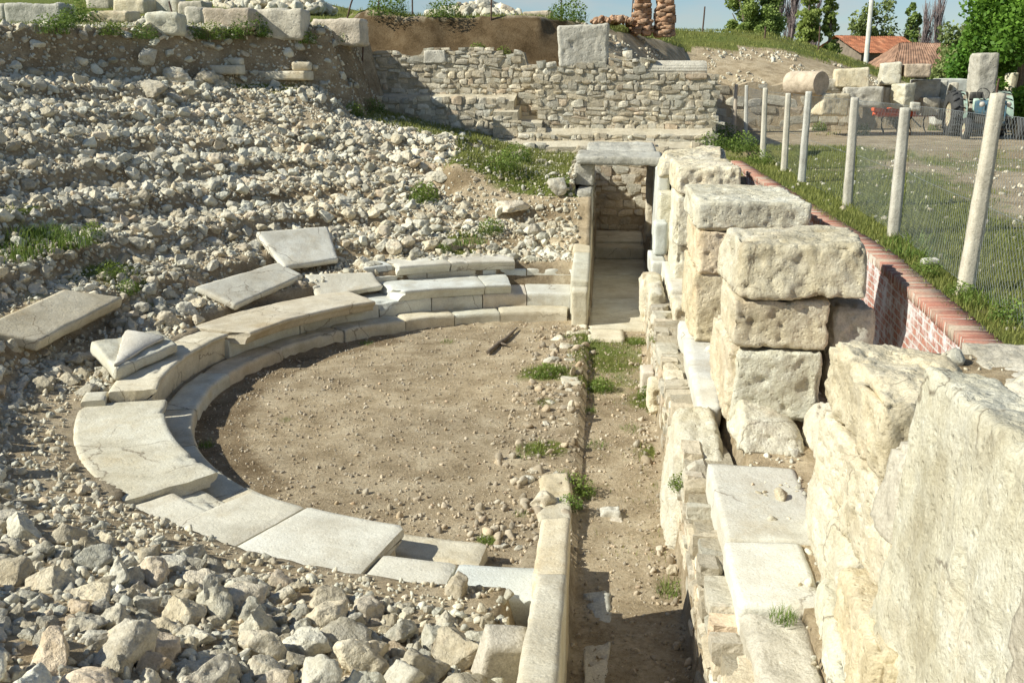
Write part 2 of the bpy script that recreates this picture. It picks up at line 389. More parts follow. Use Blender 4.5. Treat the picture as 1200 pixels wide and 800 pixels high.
# grass blades
def blades(mb, P, h, w, g, lean=.45, m=0):
    n = len(P); an = g.uniform(0, 2 * math.pi, n); ln = g.uniform(.1, lean, n) * h; la = an + g.uniform(-1, 1, n) + math.pi / 2
    s = np.stack([np.cos(an), np.sin(an), np.zeros(n)], -1) * (w / 2)[:, None]; l = np.stack([np.cos(la), np.sin(la), np.zeros(n)], -1) * ln[:, None]
    up = np.zeros((n, 3)); up[:, 2] = h
    V = np.stack([P - s, P + s, P + l * .35 + up * .6 - s * .7, P + l * .35 + up * .6 + s * .7, P + l + up * .95], 1)
    o = (np.arange(n) * 5)[:, None]
    mb.add(V.reshape(-1, 3), (np.array([[0, 1, 3, 2]]) + o), (np.array([[2, 3, 4]]) + o), m=m, tone=np.repeat(g.random(n), 5))
def leaves(mb, P, size, g, m=0, tone=None, flat=0.0):
    n = len(P); a = g.normal(size=(n, 3)); a /= np.linalg.norm(a, axis=1)[:, None]; b = g.normal(size=(n, 3)); b[:, 2] *= (1 - flat); a[:, 2] *= (1 - flat)
    b -= a * (a * b).sum(1)[:, None]; b /= np.linalg.norm(b, axis=1)[:, None]
    s = (size * g.uniform(.6, 1.3, n))[:, None]
    V = np.stack([P - a * s * .5, P + b * s * .32, P + a * s * .5, P - b * s * .32], 1)
    mb.add(V.reshape(-1, 3), np.array([[0, 1, 2, 3]]) + (np.arange(n) * 4)[:, None], m=m, tone=np.repeat(g.random(n) if tone is None else tone, 4))
# ------------------------------------------------------------------ materials
def new_mat(name):
    m = bpy.data.materials.new(name); m.use_nodes = True; nt = m.node_tree; nt.nodes.clear()
    out = nt.nodes.new('ShaderNodeOutputMaterial'); b = nt.nodes.new('ShaderNodeBsdfPrincipled'); nt.links.new(b.outputs[0], out.inputs[0])
    return m, nt, b
def nd(nt, t, **k):
    n = nt.nodes.new(t)
    for a, v in k.items(): setattr(n, a, v)
    return n
def noise_n(nt, vec, scale, detail=5, rough=.6):
    n = nd(nt, 'ShaderNodeTexNoise'); n.inputs['Scale'].default_value = scale; n.inputs['Detail'].default_value = detail; n.inputs['Roughness'].default_value = rough
    nt.links.new(vec, n.inputs['Vector']); return n.outputs['Fac']
def ramp(nt, fac, stops):
    r = nd(nt, 'ShaderNodeValToRGB'); e = r.color_ramp.elements
    while len(e) < len(stops): e.new(.5)
    for k, (p, c) in zip(e, stops):
        k.position = p; k.color = (*c, 1) if len(c) == 3 else c
    nt.links.new(fac, r.inputs[0]); return r.outputs[0]
def mix(nt, a, b, f, mode='MIX'):
    n = nd(nt, 'ShaderNodeMix', data_type='RGBA', blend_type=mode)
    for k, s in ((0, f), (6, a), (7, b)):
        if hasattr(s, 'is_linked') or hasattr(s, 'node'): nt.links.new(s, n.inputs[k])
        else: n.inputs[k].default_value = s if not isinstance(s, tuple) else (*s, 1)
    return n.outputs[2]
def math_n(nt, op, a, b=0.0, clamp=False):
    n = nd(nt, 'ShaderNodeMath', operation=op, use_clamp=clamp)
    for k, s in ((0, a), (1, b)):
        if hasattr(s, 'node'): nt.links.new(s, n.inputs[k])
        else: n.inputs[k].default_value = s
    return n.outputs[0]
def bump_n(nt, bsdf, h, dist, strength=1.0, prev=None):
    n = nd(nt, 'ShaderNodeBump'); n.inputs['Distance'].default_value = dist; n.inputs['Strength'].default_value = strength
    nt.links.new(h, n.inputs['Height'])
    if prev is not None: nt.links.new(prev, n.inputs['Normal'])
    nt.links.new(n.outputs[0], bsdf.inputs['Normal']); return n.outputs[0]
def obj_vec(nt, use_random=True):
    tc = nd(nt, 'ShaderNodeTexCoord'); v = tc.outputs['Object']; rnd = None
    if use_random:
        oi = nd(nt, 'ShaderNodeObjectInfo'); rnd = oi.outputs['Random']
        mul = nd(nt, 'ShaderNodeVectorMath', operation='ADD'); cmb = nd(nt, 'ShaderNodeCombineXYZ')
        nt.links.new(math_n(nt, 'MULTIPLY', rnd, 91.0), cmb.inputs[0]); nt.links.new(math_n(nt, 'MULTIPLY', rnd, 37.0), cmb.inputs[1])
        nt.links.new(v, mul.inputs[0]); nt.links.new(cmb.outputs[0], mul.inputs[1]); v = mul.outputs[0]
    return v, rnd
def stone_mat(name, light, mid, dark, scale=2.5, pit=0.010, pitscale=14, stain=(.32, .20, .09), stain_amt=.35, tone_attr=False, vary=.30, fine=60, patina=.45, soil=0):
    m, nt, b = new_mat(name); v, rnd = obj_vec(nt, not tone_attr)
    big = noise_n(nt, v, scale * .45, 3, .55); f = noise_n(nt, v, scale * 2.2, 6, .68)
    fac = math_n(nt, 'ADD', math_n(nt, 'MULTIPLY', big, .5), math_n(nt, 'MULTIPLY', f, .5))
    col = ramp(nt, fac, [(.28, dark), (.46, mid), (.62, light)])
    if stain_amt:
        st = noise_n(nt, v, scale * .8, 5, .7); sm = ramp(nt, st, [(.56, (0, 0, 0)), (.72, (1, 1, 1))])
        col = mix(nt, col, stain, math_n(nt, 'MULTIPLY', sm, stain_amt))
    gr = noise_n(nt, v, fine, 3, .7); col = mix(nt, col, ramp(nt, gr, [(.3, (.72, .70, .66)), (.6, (1.06, 1.06, 1.06))]), .8, 'MULTIPLY')
    if tone_attr:
        at = nd(nt, 'ShaderNodeAttribute', attribute_name='tone'); rnd = at.outputs['Fac']
    val = math_n(nt, 'ADD', math_n(nt, 'MULTIPLY', rnd, vary), 1 - vary * .55)
    cm = nd(nt, 'ShaderNodeCombineColor'); [nt.links.new(val, cm.inputs[k]) for k in range(3)]
    col = mix(nt, col, cm.outputs[0], 1.0, 'MULTIPLY')
    # a second random hue: some stones redder, some greyer
    r2 = math_n(nt, 'FRACT', math_n(nt, 'MULTIPLY', rnd, 7.31)); r3 = noise_n(nt, v, scale * .7, 6, .75); pm = ramp(nt, r3, [(.50, (0, 0, 0)), (.66, (1, 1, 1))]); col = mix(nt, col, mix(nt, col, (.50, .49, .46), 1.0, 'MULTIPLY'), math_n(nt, 'MULTIPLY', pm, patina))
    if soil:
        sn = noise_n(nt, v, 1.7, 7, .72); sm2 = ramp(nt, sn, [(.47, (0, 0, 0)), (.64, (1, 1, 1))]); col = mix(nt, col, (.35, .29, .19), math_n(nt, 'MULTIPLY', sm2, soil))
        vc = nd(nt, 'ShaderNodeTexVoronoi', feature='DISTANCE_TO_EDGE'); vc.inputs['Scale'].default_value = .9
        wv = nd(nt, 'ShaderNodeTexNoise'); wv.inputs['Scale'].default_value = 4; wv.inputs['Detail'].default_value = 5; nt.links.new(v, wv.inputs['Vector'])
        vm = nd(nt, 'ShaderNodeVectorMath', operation='MULTIPLY_ADD'); nt.links.new(wv.outputs['Color'], vm.inputs[0]); vm.inputs[1].default_value = (.28, .28, .28); nt.links.new(v, vm.inputs[2]); nt.links.new(vm.outputs[0], vc.inputs['Vector'])
        ck = ramp(nt, vc.outputs['Distance'], [(0, (1, 1, 1)), (.010, (0, 0, 0))]); ck = math_n(nt, 'MULTIPLY', ck, ramp(nt, noise_n(nt, v, .8, 2), [(.5, (0, 0, 0)), (.58, (1, 1, 1))])); col = mix(nt, col, (.16, .12, .08), math_n(nt, 'MULTIPLY', ck, .75))
    tint = ramp(nt, r2, [(0, (1.05, .97, .84)), (.5, (1, 1, 1)), (.85, (.95, .99, 1.0)), (1, (1.10, .92, .78))])
    col = mix(nt, col, tint, .8, 'MULTIPLY')
    nt.links.new(col, b.inputs['Base Color']); b.inputs['Roughness'].default_value = .92; b.inputs['Specular IOR Level'].default_value = .15
    vo = nd(nt, 'ShaderNodeTexVoronoi'); vo.inputs['Scale'].default_value = pitscale; nt.links.new(v, vo.inputs['Vector'])
    hgt = math_n(nt, 'ADD', math_n(nt, 'MULTIPLY', noise_n(nt, v, pitscale * .8, 6, .72), 1.0), math_n(nt, 'MULTIPLY', math_n(nt, 'MINIMUM', vo.outputs['Distance'], .35), .9))
    bump_n(nt, b, hgt, pit); return m
def plain_mat(name, col, rough=.6, metal=0, var=.25, scale=12, bump=.002, rust=None):
    m, nt, b = new_mat(name); v, rnd = obj_vec(nt)
    f = noise_n(nt, v, scale, 5, .65); c = ramp(nt, f, [(.3, tuple(x * (1 - var) for x in col)), (.65, tuple(min(1, x * (1 + var)) for x in col))])
    if rust: c = mix(nt, c, rust, ramp(nt, noise_n(nt, v, scale * .6, 4, .7), [(.5, (0, 0, 0)), (.65, (1, 1, 1))]))
    nt.links.new(c, b.inputs['Base Color']); b.inputs['Roughness'].default_value = rough; b.inputs['Metallic'].default_value = metal
    if bump: bump_n(nt, b, noise_n(nt, v, scale * 4, 4), bump)
    return m
def leaf_mat(name, a, bcol, trans=.25):
    m, nt, b = new_mat(name); at = nd(nt, 'ShaderNodeAttribute', attribute_name='tone')
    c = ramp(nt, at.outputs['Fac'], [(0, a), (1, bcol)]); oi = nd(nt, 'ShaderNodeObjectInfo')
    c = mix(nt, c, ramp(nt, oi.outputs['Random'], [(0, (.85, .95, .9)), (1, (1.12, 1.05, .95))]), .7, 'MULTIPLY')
    nt.links.new(c, b.inputs['Base Color']); b.inputs['Roughness'].default_value = .6; b.inputs['Specular IOR Level'].default_value = .25
    tr = nd(nt, 'ShaderNodeBsdfTranslucent'); nt.links.new(c, tr.inputs[0]); mx = nd(nt, 'ShaderNodeMixShader'); mx.inputs[0].default_value = trans
    out = [n for n in nt.nodes if n.type == 'OUTPUT_MATERIAL'][0]
    nt.links.new(b.outputs[0], mx.inputs[1]); nt.links.new(tr.outputs[0], mx.inputs[2]); nt.links.new(mx.outputs[0], out.inputs[0]); return m
M = {}
M['lime'] = stone_mat('limestone', (.80, .765, .64), (.71, .655, .50), (.49, .42, .27), 2.2, .026, 20, (.56, .37, .19), .30, vary=.14, soil=.35)
M['limegrey'] = stone_mat('weathered_limestone', (.66, .63, .54), (.53, .50, .42), (.31, .29, .23), 2.2, .028, 12, (.24, .22, .17), .4, vary=.2)
M['marble'] = stone_mat('marble', (.73, .74, .69), (.65, .65, .59), (.50, .47, .39), 1.6, .008, 22, (.50, .41, .25), .45, vary=.12, fine=90, patina=.35, soil=.28)
M['seat'] = stone_mat('seat_stone', (.74, .71, .60), (.66, .61, .48), (.48, .42, .29), 1.6, .010, 20, (.50, .39, .22), .50, vary=.16, fine=90, patina=.35, soil=.38)
M['rubble'] = stone_mat('rubble_stone', (.72, .68, .57), (.61, .56, .45), (.38, .32, .22), 5, .035, 12, (.44, .29, .16), .40, vary=.42)
M['white_mortar'] = stone_mat('white_mortar', (.70, .67, .61), (.62, .58, .52), (.45, .40, .34), 4, .01, 20, (.4, .3, .2), .3, vary=.05)
M['ledge'] = stone_mat('dusty_ledge', (.70, .62, .48), (.58, .50, .37), (.42, .35, .25), 3, .02, 14, (.4, .3, .18), .3, vary=.1)
M['loose'] = stone_mat('loose_stone', (.70, .66, .55), (.59, .545, .43), (.38, .33, .24), .6, .06, 1.5, (.46, .31, .18), .35, vary=.42, fine=7, patina=.2)
M['rubble_mass'] = stone_mat('rubble_mass', (.74, .71, .60), (.63, .59, .47), (.42, .37, .27), 4, .03, 12, (.46, .33, .18), .35, tone_attr=True, vary=.5, patina=.2)
M['wallstone'] = stone_mat('wall_stone', (.68, .63, .52), (.57, .52, .41), (.38, .33, .24), 4, .025, 12, (.46, .30, .17), .4, tone_attr=True, vary=.5)
M['pebble'] = stone_mat('pebble', (.56, .50, .40), (.46, .39, .29), (.30, .25, .17), 4, .01, 12, (.40, .27, .15), .4, tone_attr=True, vary=.6, patina=.3)
M['mortar'] = stone_mat('mortar', (.55, .49, .38), (.47, .40, .29), (.32, .26, .18), 4, .03, 16, (.35, .25, .14), .3, vary=.1)
M['conc'] = stone_mat('concrete_post', (.66, .65, .58), (.60, .58, .51), (.44, .42, .36), 3, .006, 30, (.40, .38, .30), .35, vary=.12)
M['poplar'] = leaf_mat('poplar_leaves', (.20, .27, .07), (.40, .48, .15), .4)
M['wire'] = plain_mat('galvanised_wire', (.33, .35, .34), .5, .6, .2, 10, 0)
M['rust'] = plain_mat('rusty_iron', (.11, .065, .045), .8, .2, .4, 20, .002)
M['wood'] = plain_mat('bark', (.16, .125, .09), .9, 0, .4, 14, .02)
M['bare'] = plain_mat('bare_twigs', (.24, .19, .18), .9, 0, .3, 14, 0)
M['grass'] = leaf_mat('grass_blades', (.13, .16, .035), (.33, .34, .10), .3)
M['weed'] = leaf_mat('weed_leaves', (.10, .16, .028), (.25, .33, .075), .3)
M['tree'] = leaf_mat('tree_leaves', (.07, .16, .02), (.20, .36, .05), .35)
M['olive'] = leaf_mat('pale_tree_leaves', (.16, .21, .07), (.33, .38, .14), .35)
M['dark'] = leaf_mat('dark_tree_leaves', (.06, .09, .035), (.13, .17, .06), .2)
M['tyre'] = plain_mat('tyre_rubber', (.05, .05, .048), .85, 0, .3, 10, .003)
M['tblue'] = plain_mat('faded_blue_paint', (.05, .12, .165), .6, 0, .3, 8, .002, (.16, .15, .12))
M['tgreen'] = plain_mat('pale_green_paint', (.42, .55, .44), .5, 0, .15, 8, .001, (.3, .2, .12))
M['tcream'] = plain_mat('dusty_cream_paint', (.52, .48, .33), .6, 0, .25, 18, .002, (.30, .15, .10))
M['tdark'] = plain_mat('oily_metal', (.07, .065, .055), .6, .3, .3, 12, .002)
M['orange'] = plain_mat('orange_paint', (.85, .13, .035), .5, 0, .15, 14, .001)
M['lamp'] = plain_mat('lamp_glass', (.55, .5, .42), .25, 0, .1, 10, 0)
M['roof_o'] = None
def tile_mat(name, a, bcol, c):
    m, nt, b = new_mat(name); v, _ = obj_vec(nt, False)
    at = nd(nt, 'ShaderNodeAttribute', attribute_name='tone'); n = noise_n(nt, v, 1.4, 6, .7)
    col = ramp(nt, n, [(.3, a), (.5, bcol), (.68, c)]); col = mix(nt, col, ramp(nt, at.outputs['Fac'], [(0, (.6, .6, .6)), (1, (1.2, 1.2, 1.2))]), 1.0, 'MULTIPLY')
    nt.links.new(col, b.inputs['Base Color']); b.inputs['Roughness'].default_value = .85; return m
M['roof_o'] = tile_mat('orange_roof_tiles', (.30, .11, .05), (.46, .17, .08), (.55, .25, .13))
M['roof_b'] = tile_mat('brown_roof_tiles', (.20, .12, .075), (.33, .19, .12), (.42, .26, .17))
M['plaster'] = plain_mat('dull_plaster', (.20, .16, .12), .9, 0, .3, 3, .003)
M['glassd'] = plain_mat('dark_window', (.04, .045, .05), .2, 0, .2, 4, 0)
# brick
def brick_mat():
    m, nt, b = new_mat('red_brick'); tc = nd(nt, 'ShaderNodeTexCoord'); sp = nd(nt, 'ShaderNodeSeparateXYZ'); nt.links.new(tc.outputs['Object'], sp.inputs[0])
    cb = nd(nt, 'ShaderNodeCombineXYZ'); nt.links.new(math_n(nt, 'ADD', sp.outputs[1], sp.outputs[0]), cb.inputs[0]); nt.links.new(sp.outputs[2], cb.inputs[1])
    br = nd(nt, 'ShaderNodeTexBrick'); nt.links.new(cb.outputs[0], br.inputs['Vector'])
    br.inputs['Scale'].default_value = 1; br.inputs['Brick Width'].default_value = .21; br.inputs['Row Height'].default_value = .075; br.inputs['Mortar Size'].default_value = .009
    br.inputs['Color1'].default_value = (.47, .22, .155, 1); br.inputs['Color2'].default_value = (.38, .165, .12, 1); br.inputs['Mortar'].default_value = (.56, .52, .46, 1)
    n = noise_n(nt, tc.outputs['Object'], 4.5, 6, .75); e = ramp(nt, n, [(.47, (0, 0, 0)), (.60, (1, 1, 1))])
    n2 = noise_n(nt, tc.outputs['Object'], 30, 3, .7)
    col = mix(nt, br.outputs['Color'], ramp(nt, n2, [(.3, (.7, .7, .7)), (.7, (1.15, 1.15, 1.15))]), .8, 'MULTIPLY')
    col = mix(nt, col, (.74, .72, .70), math_n(nt, 'MULTIPLY', e, .9)); nt.links.new(col, b.inputs['Base Color']); b.inputs['Roughness'].default_value = .9
    bump_n(nt, b, math_n(nt, 'ADD', math_n(nt, 'MULTIPLY', br.outputs['Fac'], -1.0), math_n(nt, 'MULTIPLY', n2, .4)), .008); return m
M['brick'] = brick_mat()
def coping_mat():
    m, nt, b = new_mat('coping_brick'); v, _ = obj_vec(nt, False); at = nd(nt, 'ShaderNodeAttribute', attribute_name='tone')
    c = ramp(nt, at.outputs['Fac'], [(0, (.34, .15, .105)), (.5, (.46, .20, .14)), (.75, (.48, .28, .20)), (1, (.50, .44, .34))])
    n = noise_n(nt, v, 3, 5, .7); c = mix(nt, c, (.42, .36, .27), ramp(nt, n, [(.5, (0, 0, 0)), (.68, (.8, .8, .8))]))
    c = mix(nt, c, ramp(nt, noise_n(nt, v, 40, 3, .7), [(.3, (.7, .7, .7)), (.7, (1.1, 1.1, 1.1))]), .8, 'MULTIPLY')
    nt.links.new(c, b.inputs['Base Color']); b.inputs['Roughness'].default_value = .9; bump_n(nt, b, noise_n(nt, v, 60, 4), .004); return m
M['coping'] = coping_mat()
def ground_mat():
    m, nt, b = new_mat('ground_surface'); v, _ = obj_vec(nt, False)
    def A(n): x = nd(nt, 'ShaderNodeAttribute', attribute_name=n); return x.outputs['Fac']
    big = noise_n(nt, v, .35, 5, .6); med = noise_n(nt, v, 2.3, 6, .7); fine = noise_n(nt, v, 22, 5, .75); grit = noise_n(nt, v, 90, 3, .8)
    dirt = ramp(nt, med, [(.30, (.235, .185, .115)), (.48, (.38, .31, .21)), (.66, (.50, .43, .31))])
    dirt = mix(nt, dirt, ramp(nt, fine, [(.25, (.55, .52, .48)), (.5, (1, 1, 1)), (.75, (1.3, 1.3, 1.28))]), .85, 'MULTIPLY')
    dirt = mix(nt, dirt, ramp(nt, noise_n(nt, v, .9, 4, .65), [(.36, (.78, .75, .72)), (.56, (1.1, 1.09, 1.08))]), .8, 'MULTIPLY')
    dirt = mix(nt, dirt, (.62, .57, .47), ramp(nt, grit, [(.60, (0, 0, 0)), (.70, (.75, .75, .75))]))
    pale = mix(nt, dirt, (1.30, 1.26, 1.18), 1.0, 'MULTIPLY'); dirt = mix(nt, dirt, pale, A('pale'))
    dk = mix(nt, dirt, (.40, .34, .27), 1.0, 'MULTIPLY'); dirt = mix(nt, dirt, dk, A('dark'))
    gcol = ramp(nt, fine, [(.28, (.075, .09, .022)), (.5, (.16, .18, .05)), (.72, (.27, .27, .10))])
    gcol = mix(nt, gcol, ramp(nt, big, [(.35, (.8, .98, .8)), (.65, (1.2, 1.05, .9))]), .7, 'MULTIPLY')
    gm = math_n(nt, 'ADD', A('grass'), math_n(nt, 'MULTIPLY', math_n(nt, 'SUBTRACT', med, .5), .9)); gm = ramp(nt, gm, [(.40, (0, 0, 0)), (.60, (1, 1, 1))])
    col = mix(nt, dirt, gcol, gm); nt.links.new(col, b.inputs['Base Color']); b.inputs['Roughness'].default_value = .97; b.inputs['Specular IOR Level'].default_value = .1
    h = math_n(nt, 'ADD', math_n(nt, 'MULTIPLY', fine, 1.0), math_n(nt, 'MULTIPLY', grit, .35)); bump_n(nt, b, h, .035); return m
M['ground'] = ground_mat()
# ------------------------------------------------------------------ world and sun
EL, AZ = R(36.5), R(21)                                  # sun stands to the left and a little behind
sun_dir = np.array([-math.cos(EL) * math.cos(AZ), -math.cos(EL) * math.sin(AZ), math.sin(EL)])
w = bpy.data.worlds.new('World'); sc.world = w; w.use_nodes = True; nt = w.node_tree; nt.nodes.clear()
wo = nd(nt, 'ShaderNodeOutputWorld'); bg = nd(nt, 'ShaderNodeBackground'); nt.links.new(bg.outputs[0], wo.inputs[0])
sky = nd(nt, 'ShaderNodeTexSky', sky_type='NISHITA'); sky.sun_disc = False; sky.sun_elevation = EL; sky.sun_rotation = math.atan2(sun_dir[0], sun_dir[1]) % (2 * math.pi)
sky.altitude = 900; sky.air_density = 1.0; sky.dust_density = .6; sky.ozone_density = 1.2
tc = nd(nt, 'ShaderNodeTexCoord'); sp = nd(nt, 'ShaderNodeSeparateXYZ'); nt.links.new(tc.outputs['Generated'], sp.inputs[0])
mp = nd(nt, 'ShaderNodeMapping'); mp.inputs['Scale'].default_value = (1, 1, 3.2); nt.links.new(tc.outputs['Generated'], mp.inputs['Vector'])
cn = noise_n(nt, mp.outputs[0], 7.0, 6, .6); cm = ramp(nt, cn, [(.43, (0, 0, 0)), (.63, (1, 1, 1))])
lowb = math_n(nt, 'MULTIPLY', ramp(nt, sp.outputs[2], [(.0, (1, 1, 1)), (.25, (.25, .25, .25))]), cm)
tint = mix(nt, sky.outputs[0], (.90, 1.0, 1.08), 1.0, 'MULTIPLY')
scol = mix(nt, tint, (6.2, 6.3, 6.0), math_n(nt, 'MULTIPLY', lowb, .62))
nt.links.new(scol, bg.inputs['Color']); bg.inputs['Strength'].default_value = .095
sl = bpy.data.lights.new('sun', 'SUN'); sl.energy = 6.2; sl.angle = R(.5); sl.color = (1.0, .98, .87)
so = bpy.data.objects.new('sun', sl); COL.objects.link(so); so.location = (-20, -10, 25)
import mathutils
so.rotation_euler = mathutils.Vector(tuple(-sun_dir)).to_track_quat('-Z', 'Y').to_euler()
sc.view_settings.view_transform = 'Standard'; sc.view_settings.look = 'None'; sc.view_settings.exposure = 0
#==PART2==
# ------------------------------------------------------------------ ground sheet
def axis_coords(lo, hi, step, far, k=26):
    a = np.arange(lo, hi + step / 2, step); o = np.geomspace(step * 2, far, k)
    return np.concatenate([(lo - o)[::-1], a, hi + o])
gx = axis_coords(-17.0, 9.0, .085, 2500); gy = axis_coords(1.0, 41.0, .095, 2500)
GX, GY = np.meshgrid(gx, gy, indexing='ij'); GZ = zt(GX, GY)
nx_, ny_ = GX.shape; idx = np.arange(nx_ * ny_).reshape(nx_, ny_)
mb = MB(); mb.add(np.stack([GX, GY, GZ], -1).reshape(-1, 3), np.stack([idx[:-1, :-1], idx[1:, :-1], idx[1:, 1:], idx[:-1, 1:]], -1).reshape(-1, 4))
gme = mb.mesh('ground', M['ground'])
x, y, z = GX.ravel(), GY.ravel(), GZ.ravel(); r, a = polar(x, y)
patches = [(50, 285, 1.1, 1), (20, 265, .9, 1), (90, 290, .7, .9), (130, 318, .7, .8), (150, 330, .5, .9), (430, 128, 1.6, .9), (500, 140, 1.2, .6), (640, 436, .55, .9), (700, 452, .5, .8), (765, 470, .5, .9), (690, 398, .5, .8), (745, 400, .4, .8),
           (497, 232, .4, .9), (550, 282, .55, .9), (650, 192, 1.6, 1), (615, 185, 1.2, 1), (640, 525, .35, .9), (680, 575, .3, .7), (570, 632, .2, .7), (770, 530, .4, .7), (850, 170, 2.2, 1), (880, 200, 1.4, .9), (100, 28, 1.6, .8), (300, 42, 1.8, .8), (20, 340, .6, .5), (710, 300, .5, .3)]
gm = np.zeros_like(x)
for px, py, rad, v in patches:
    p = hit(px, py); gm = np.maximum(gm, v * np.exp(-((x - p[0]) ** 2 + (y - p[1]) ** 2) / rad ** 2))
n_ = fbm2(x * .6, y * .6, 4, 40)
yard = (x > 3.22 - .0725 * np.clip(11.3 - y, 0, 4)) & (bank_t(x, y) < .02) & (x < 60) & (y < 50)
lane = ss(5.6, 3.6, x - (y - 8) * .12)
gm = np.where((x > -3.4) & (x < -.5) & (y > 20.9) & (y < 27), np.maximum(gm, .85), gm); gm = np.where((x > -7) & (x < -3.4) & (y > 25) & (y < 28), np.maximum(gm, .6 + .4 * n_), gm)
gm = np.where((x > -.45) & (x < .8) & (y > 8.5) & (y < 16.2), np.maximum(gm, .30 + .85 * n_), gm)
gm = np.where(yard, np.maximum(gm, .40 + .36 * lane + .35 * n_ - .38 * ss(5.2, 7.0, x - (y - 8) * .1) * ss(24, 18, y)), gm)
gm = np.where((z > 5.0) & (y > 31) | (r > 14.25) & (x < -3), np.maximum(gm, .78 + .3 * n_), gm)
gm = np.where((bank_t(x, y) > 1) & (y > 30) & (x > -1) | (y > 50), np.maximum(gm, .85), gm)
gy_z = np.gradient(GZ, gx, axis=0).ravel(); gx_z = np.gradient(GZ, gy, axis=1).ravel(); slope = np.hypot(gy_z, gx_z)
bt = bank_t(x, y) + .25 * n_
bankm = (y > 29) & (y < 50) & (x > -8) & (x < 16) & (bt < 1.0)
gm = np.where(bankm, np.minimum(gm, .12 + .25 * (n_ > .25)), gm)
gm = gm * (1 - ss(.7, 1.4, slope) * (np.hypot(x, y) < 60))
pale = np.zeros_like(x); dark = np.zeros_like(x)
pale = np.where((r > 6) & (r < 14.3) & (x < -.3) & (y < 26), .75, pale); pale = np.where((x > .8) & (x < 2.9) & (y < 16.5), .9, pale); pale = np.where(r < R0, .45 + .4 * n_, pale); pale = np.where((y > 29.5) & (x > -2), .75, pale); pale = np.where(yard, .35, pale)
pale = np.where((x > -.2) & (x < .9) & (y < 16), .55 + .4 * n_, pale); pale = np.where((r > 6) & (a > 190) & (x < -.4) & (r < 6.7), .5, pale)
dark = np.where((r > 4.0) & (r < 4.7) & (a > 130) & (a < 230), .6, dark); dark = np.where((slope > 1.2) & (y < 28) & (x < -1), .4, dark); dark = np.where((y > 29.4) & (x < -1.2) & (x > -8) & (bt < 1), 1.0, dark); pale = np.where((y > 29.4) & (x < -1.2), 0, pale)  # back bank: dark soil deepened by painting in the left bank's cast shadow
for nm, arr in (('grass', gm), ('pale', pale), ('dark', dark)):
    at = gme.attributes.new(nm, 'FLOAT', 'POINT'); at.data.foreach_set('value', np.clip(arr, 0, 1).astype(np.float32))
tag(link('ground', gme), kind='structure')
GM = (x.reshape(GX.shape), y.reshape(GX.shape), gm.reshape(GX.shape))
def grass_at(px, py):
    i = np.clip(np.searchsorted(gx, px), 0, len(gx) - 1); j = np.clip(np.searchsorted(gy, py), 0, len(gy) - 1); return GM[2][i, j]
# ------------------------------------------------------------------ seats of the theatre
SEAT_G = 'curved stone seating of the small theatre'
def rad_ang(px, py, z):
    p = at_z(px, py, z); return math.degrees(math.atan2(p[1] - CY, p[0] - CX)) % 360
def seat(name, label, cat, mat='seat', group=SEAT_G, **k):
    mb = MB(); ring_block(mb, **k); return thing(name, mb, M[mat], label, cat, group)
cj = [88.8, 104, 114.5, 126, 141, 158, 176, 195, 212, 231, 249, 266.5]
cw = ['at the passage end', 'second from the passage', 'third from the passage', 'below the displaced long seat', 'curving left of the displaced seat', 'at the left turn, striped with sun', 'under the left seat block, in shadow', 'at the leftmost bend', 'beneath the wide lower left slab', 'beneath the bluish near slabs', 'at the near broken end']
for k in range(11):
    seat('curb_stone', 'low curved kerb stone ' + cw[k], 'kerb stone', r0=R0 + rng.uniform(-.02, .02), r1=5.04, a0=cj[k] + .12, a1=cj[k + 1] - .12, z0=-.1, z1=.21 + rng.uniform(-.012, .012), seed=k, amp=.016, bev=.03, jag0=.3, jag1=.3)
bj = [(88.6, 97.6), (97.8, 107), (107.2, 118), (118.2, 129.5), (129.8, 148), (148.3, 167)]
bw = ['next to the passage wall, lit by sun', 'under the shadow of a slab end', 'below the long far seat slab', 'in the gap of the far seats', 'under the right half of the displaced seat', 'under the left half of the displaced seat']
for k, (a0, a1) in enumerate(bj):
    seat('riser_block', 'cream riser block of the first row ' + bw[k], 'stone block', 'marble', r0=5.03, r1=6.02, a0=a0, a1=a1, z0=0, z1=.46 + rng.uniform(-.008, .008), seed=20 + k, bev=.015, amp=.008)
bj2 = [(88.9, 97.2), (97.4, 105.5), (105.7, 116), (116.2, 126.5), (126.8, 138)]
bw2 = ['touching the passage wall', 'beside the passage end with grass in its corner', 'below the second row slab with a stained front', 'below the broken left end of the second row', 'half buried in rubble behind the fallen slab']
for k, (a0, a1) in enumerate(bj2):
    seat('riser_block', 'cream riser block of the second row ' + bw2[k], 'stone block', 'marble', r0=5.90, r1=6.75, a0=a0, a1=a1, z0=.2, z1=.75 + rng.uniform(-.008, .008), seed=30 + k, bev=.015, amp=.008)
bj3 = [(89.0, 97.0), (97.2, 103.2)]
for k, (a0, a1) in enumerate(bj3):
    seat('backing_block', ['topmost bluish block of the seating touching the passage wall', 'topmost bluish block of the seating with grass below its corner'][k], 'stone block', 'marble', r0=6.62, r1=7.0, a0=a0, a1=a1, z0=.5, z1=.985, seed=36 + k, bev=.015, amp=.008)
A_ = rad_ang
seat('seat_slab', 'pale seat slab of the first row at its right broken end', 'seat slab', 'marble', r0=4.95, r1=5.92, a0=101.2, a1=106.6, z0=.455, z1=.655, nose=.10, seed=40, jag0=.5)
seat('seat_slab', 'long pale seat slab of the first row with a chipped left end', 'seat slab', 'marble', r0=4.93, r1=5.92, a0=106.8, a1=125, z0=.455, z1=.65, nose=.10, seed=41, jag1=2.0)
a1_, a2_, a3_, a4_ = A_(604, 308, .92), A_(530, 310, .92), A_(470, 314, .92), A_(427, 312, .92)
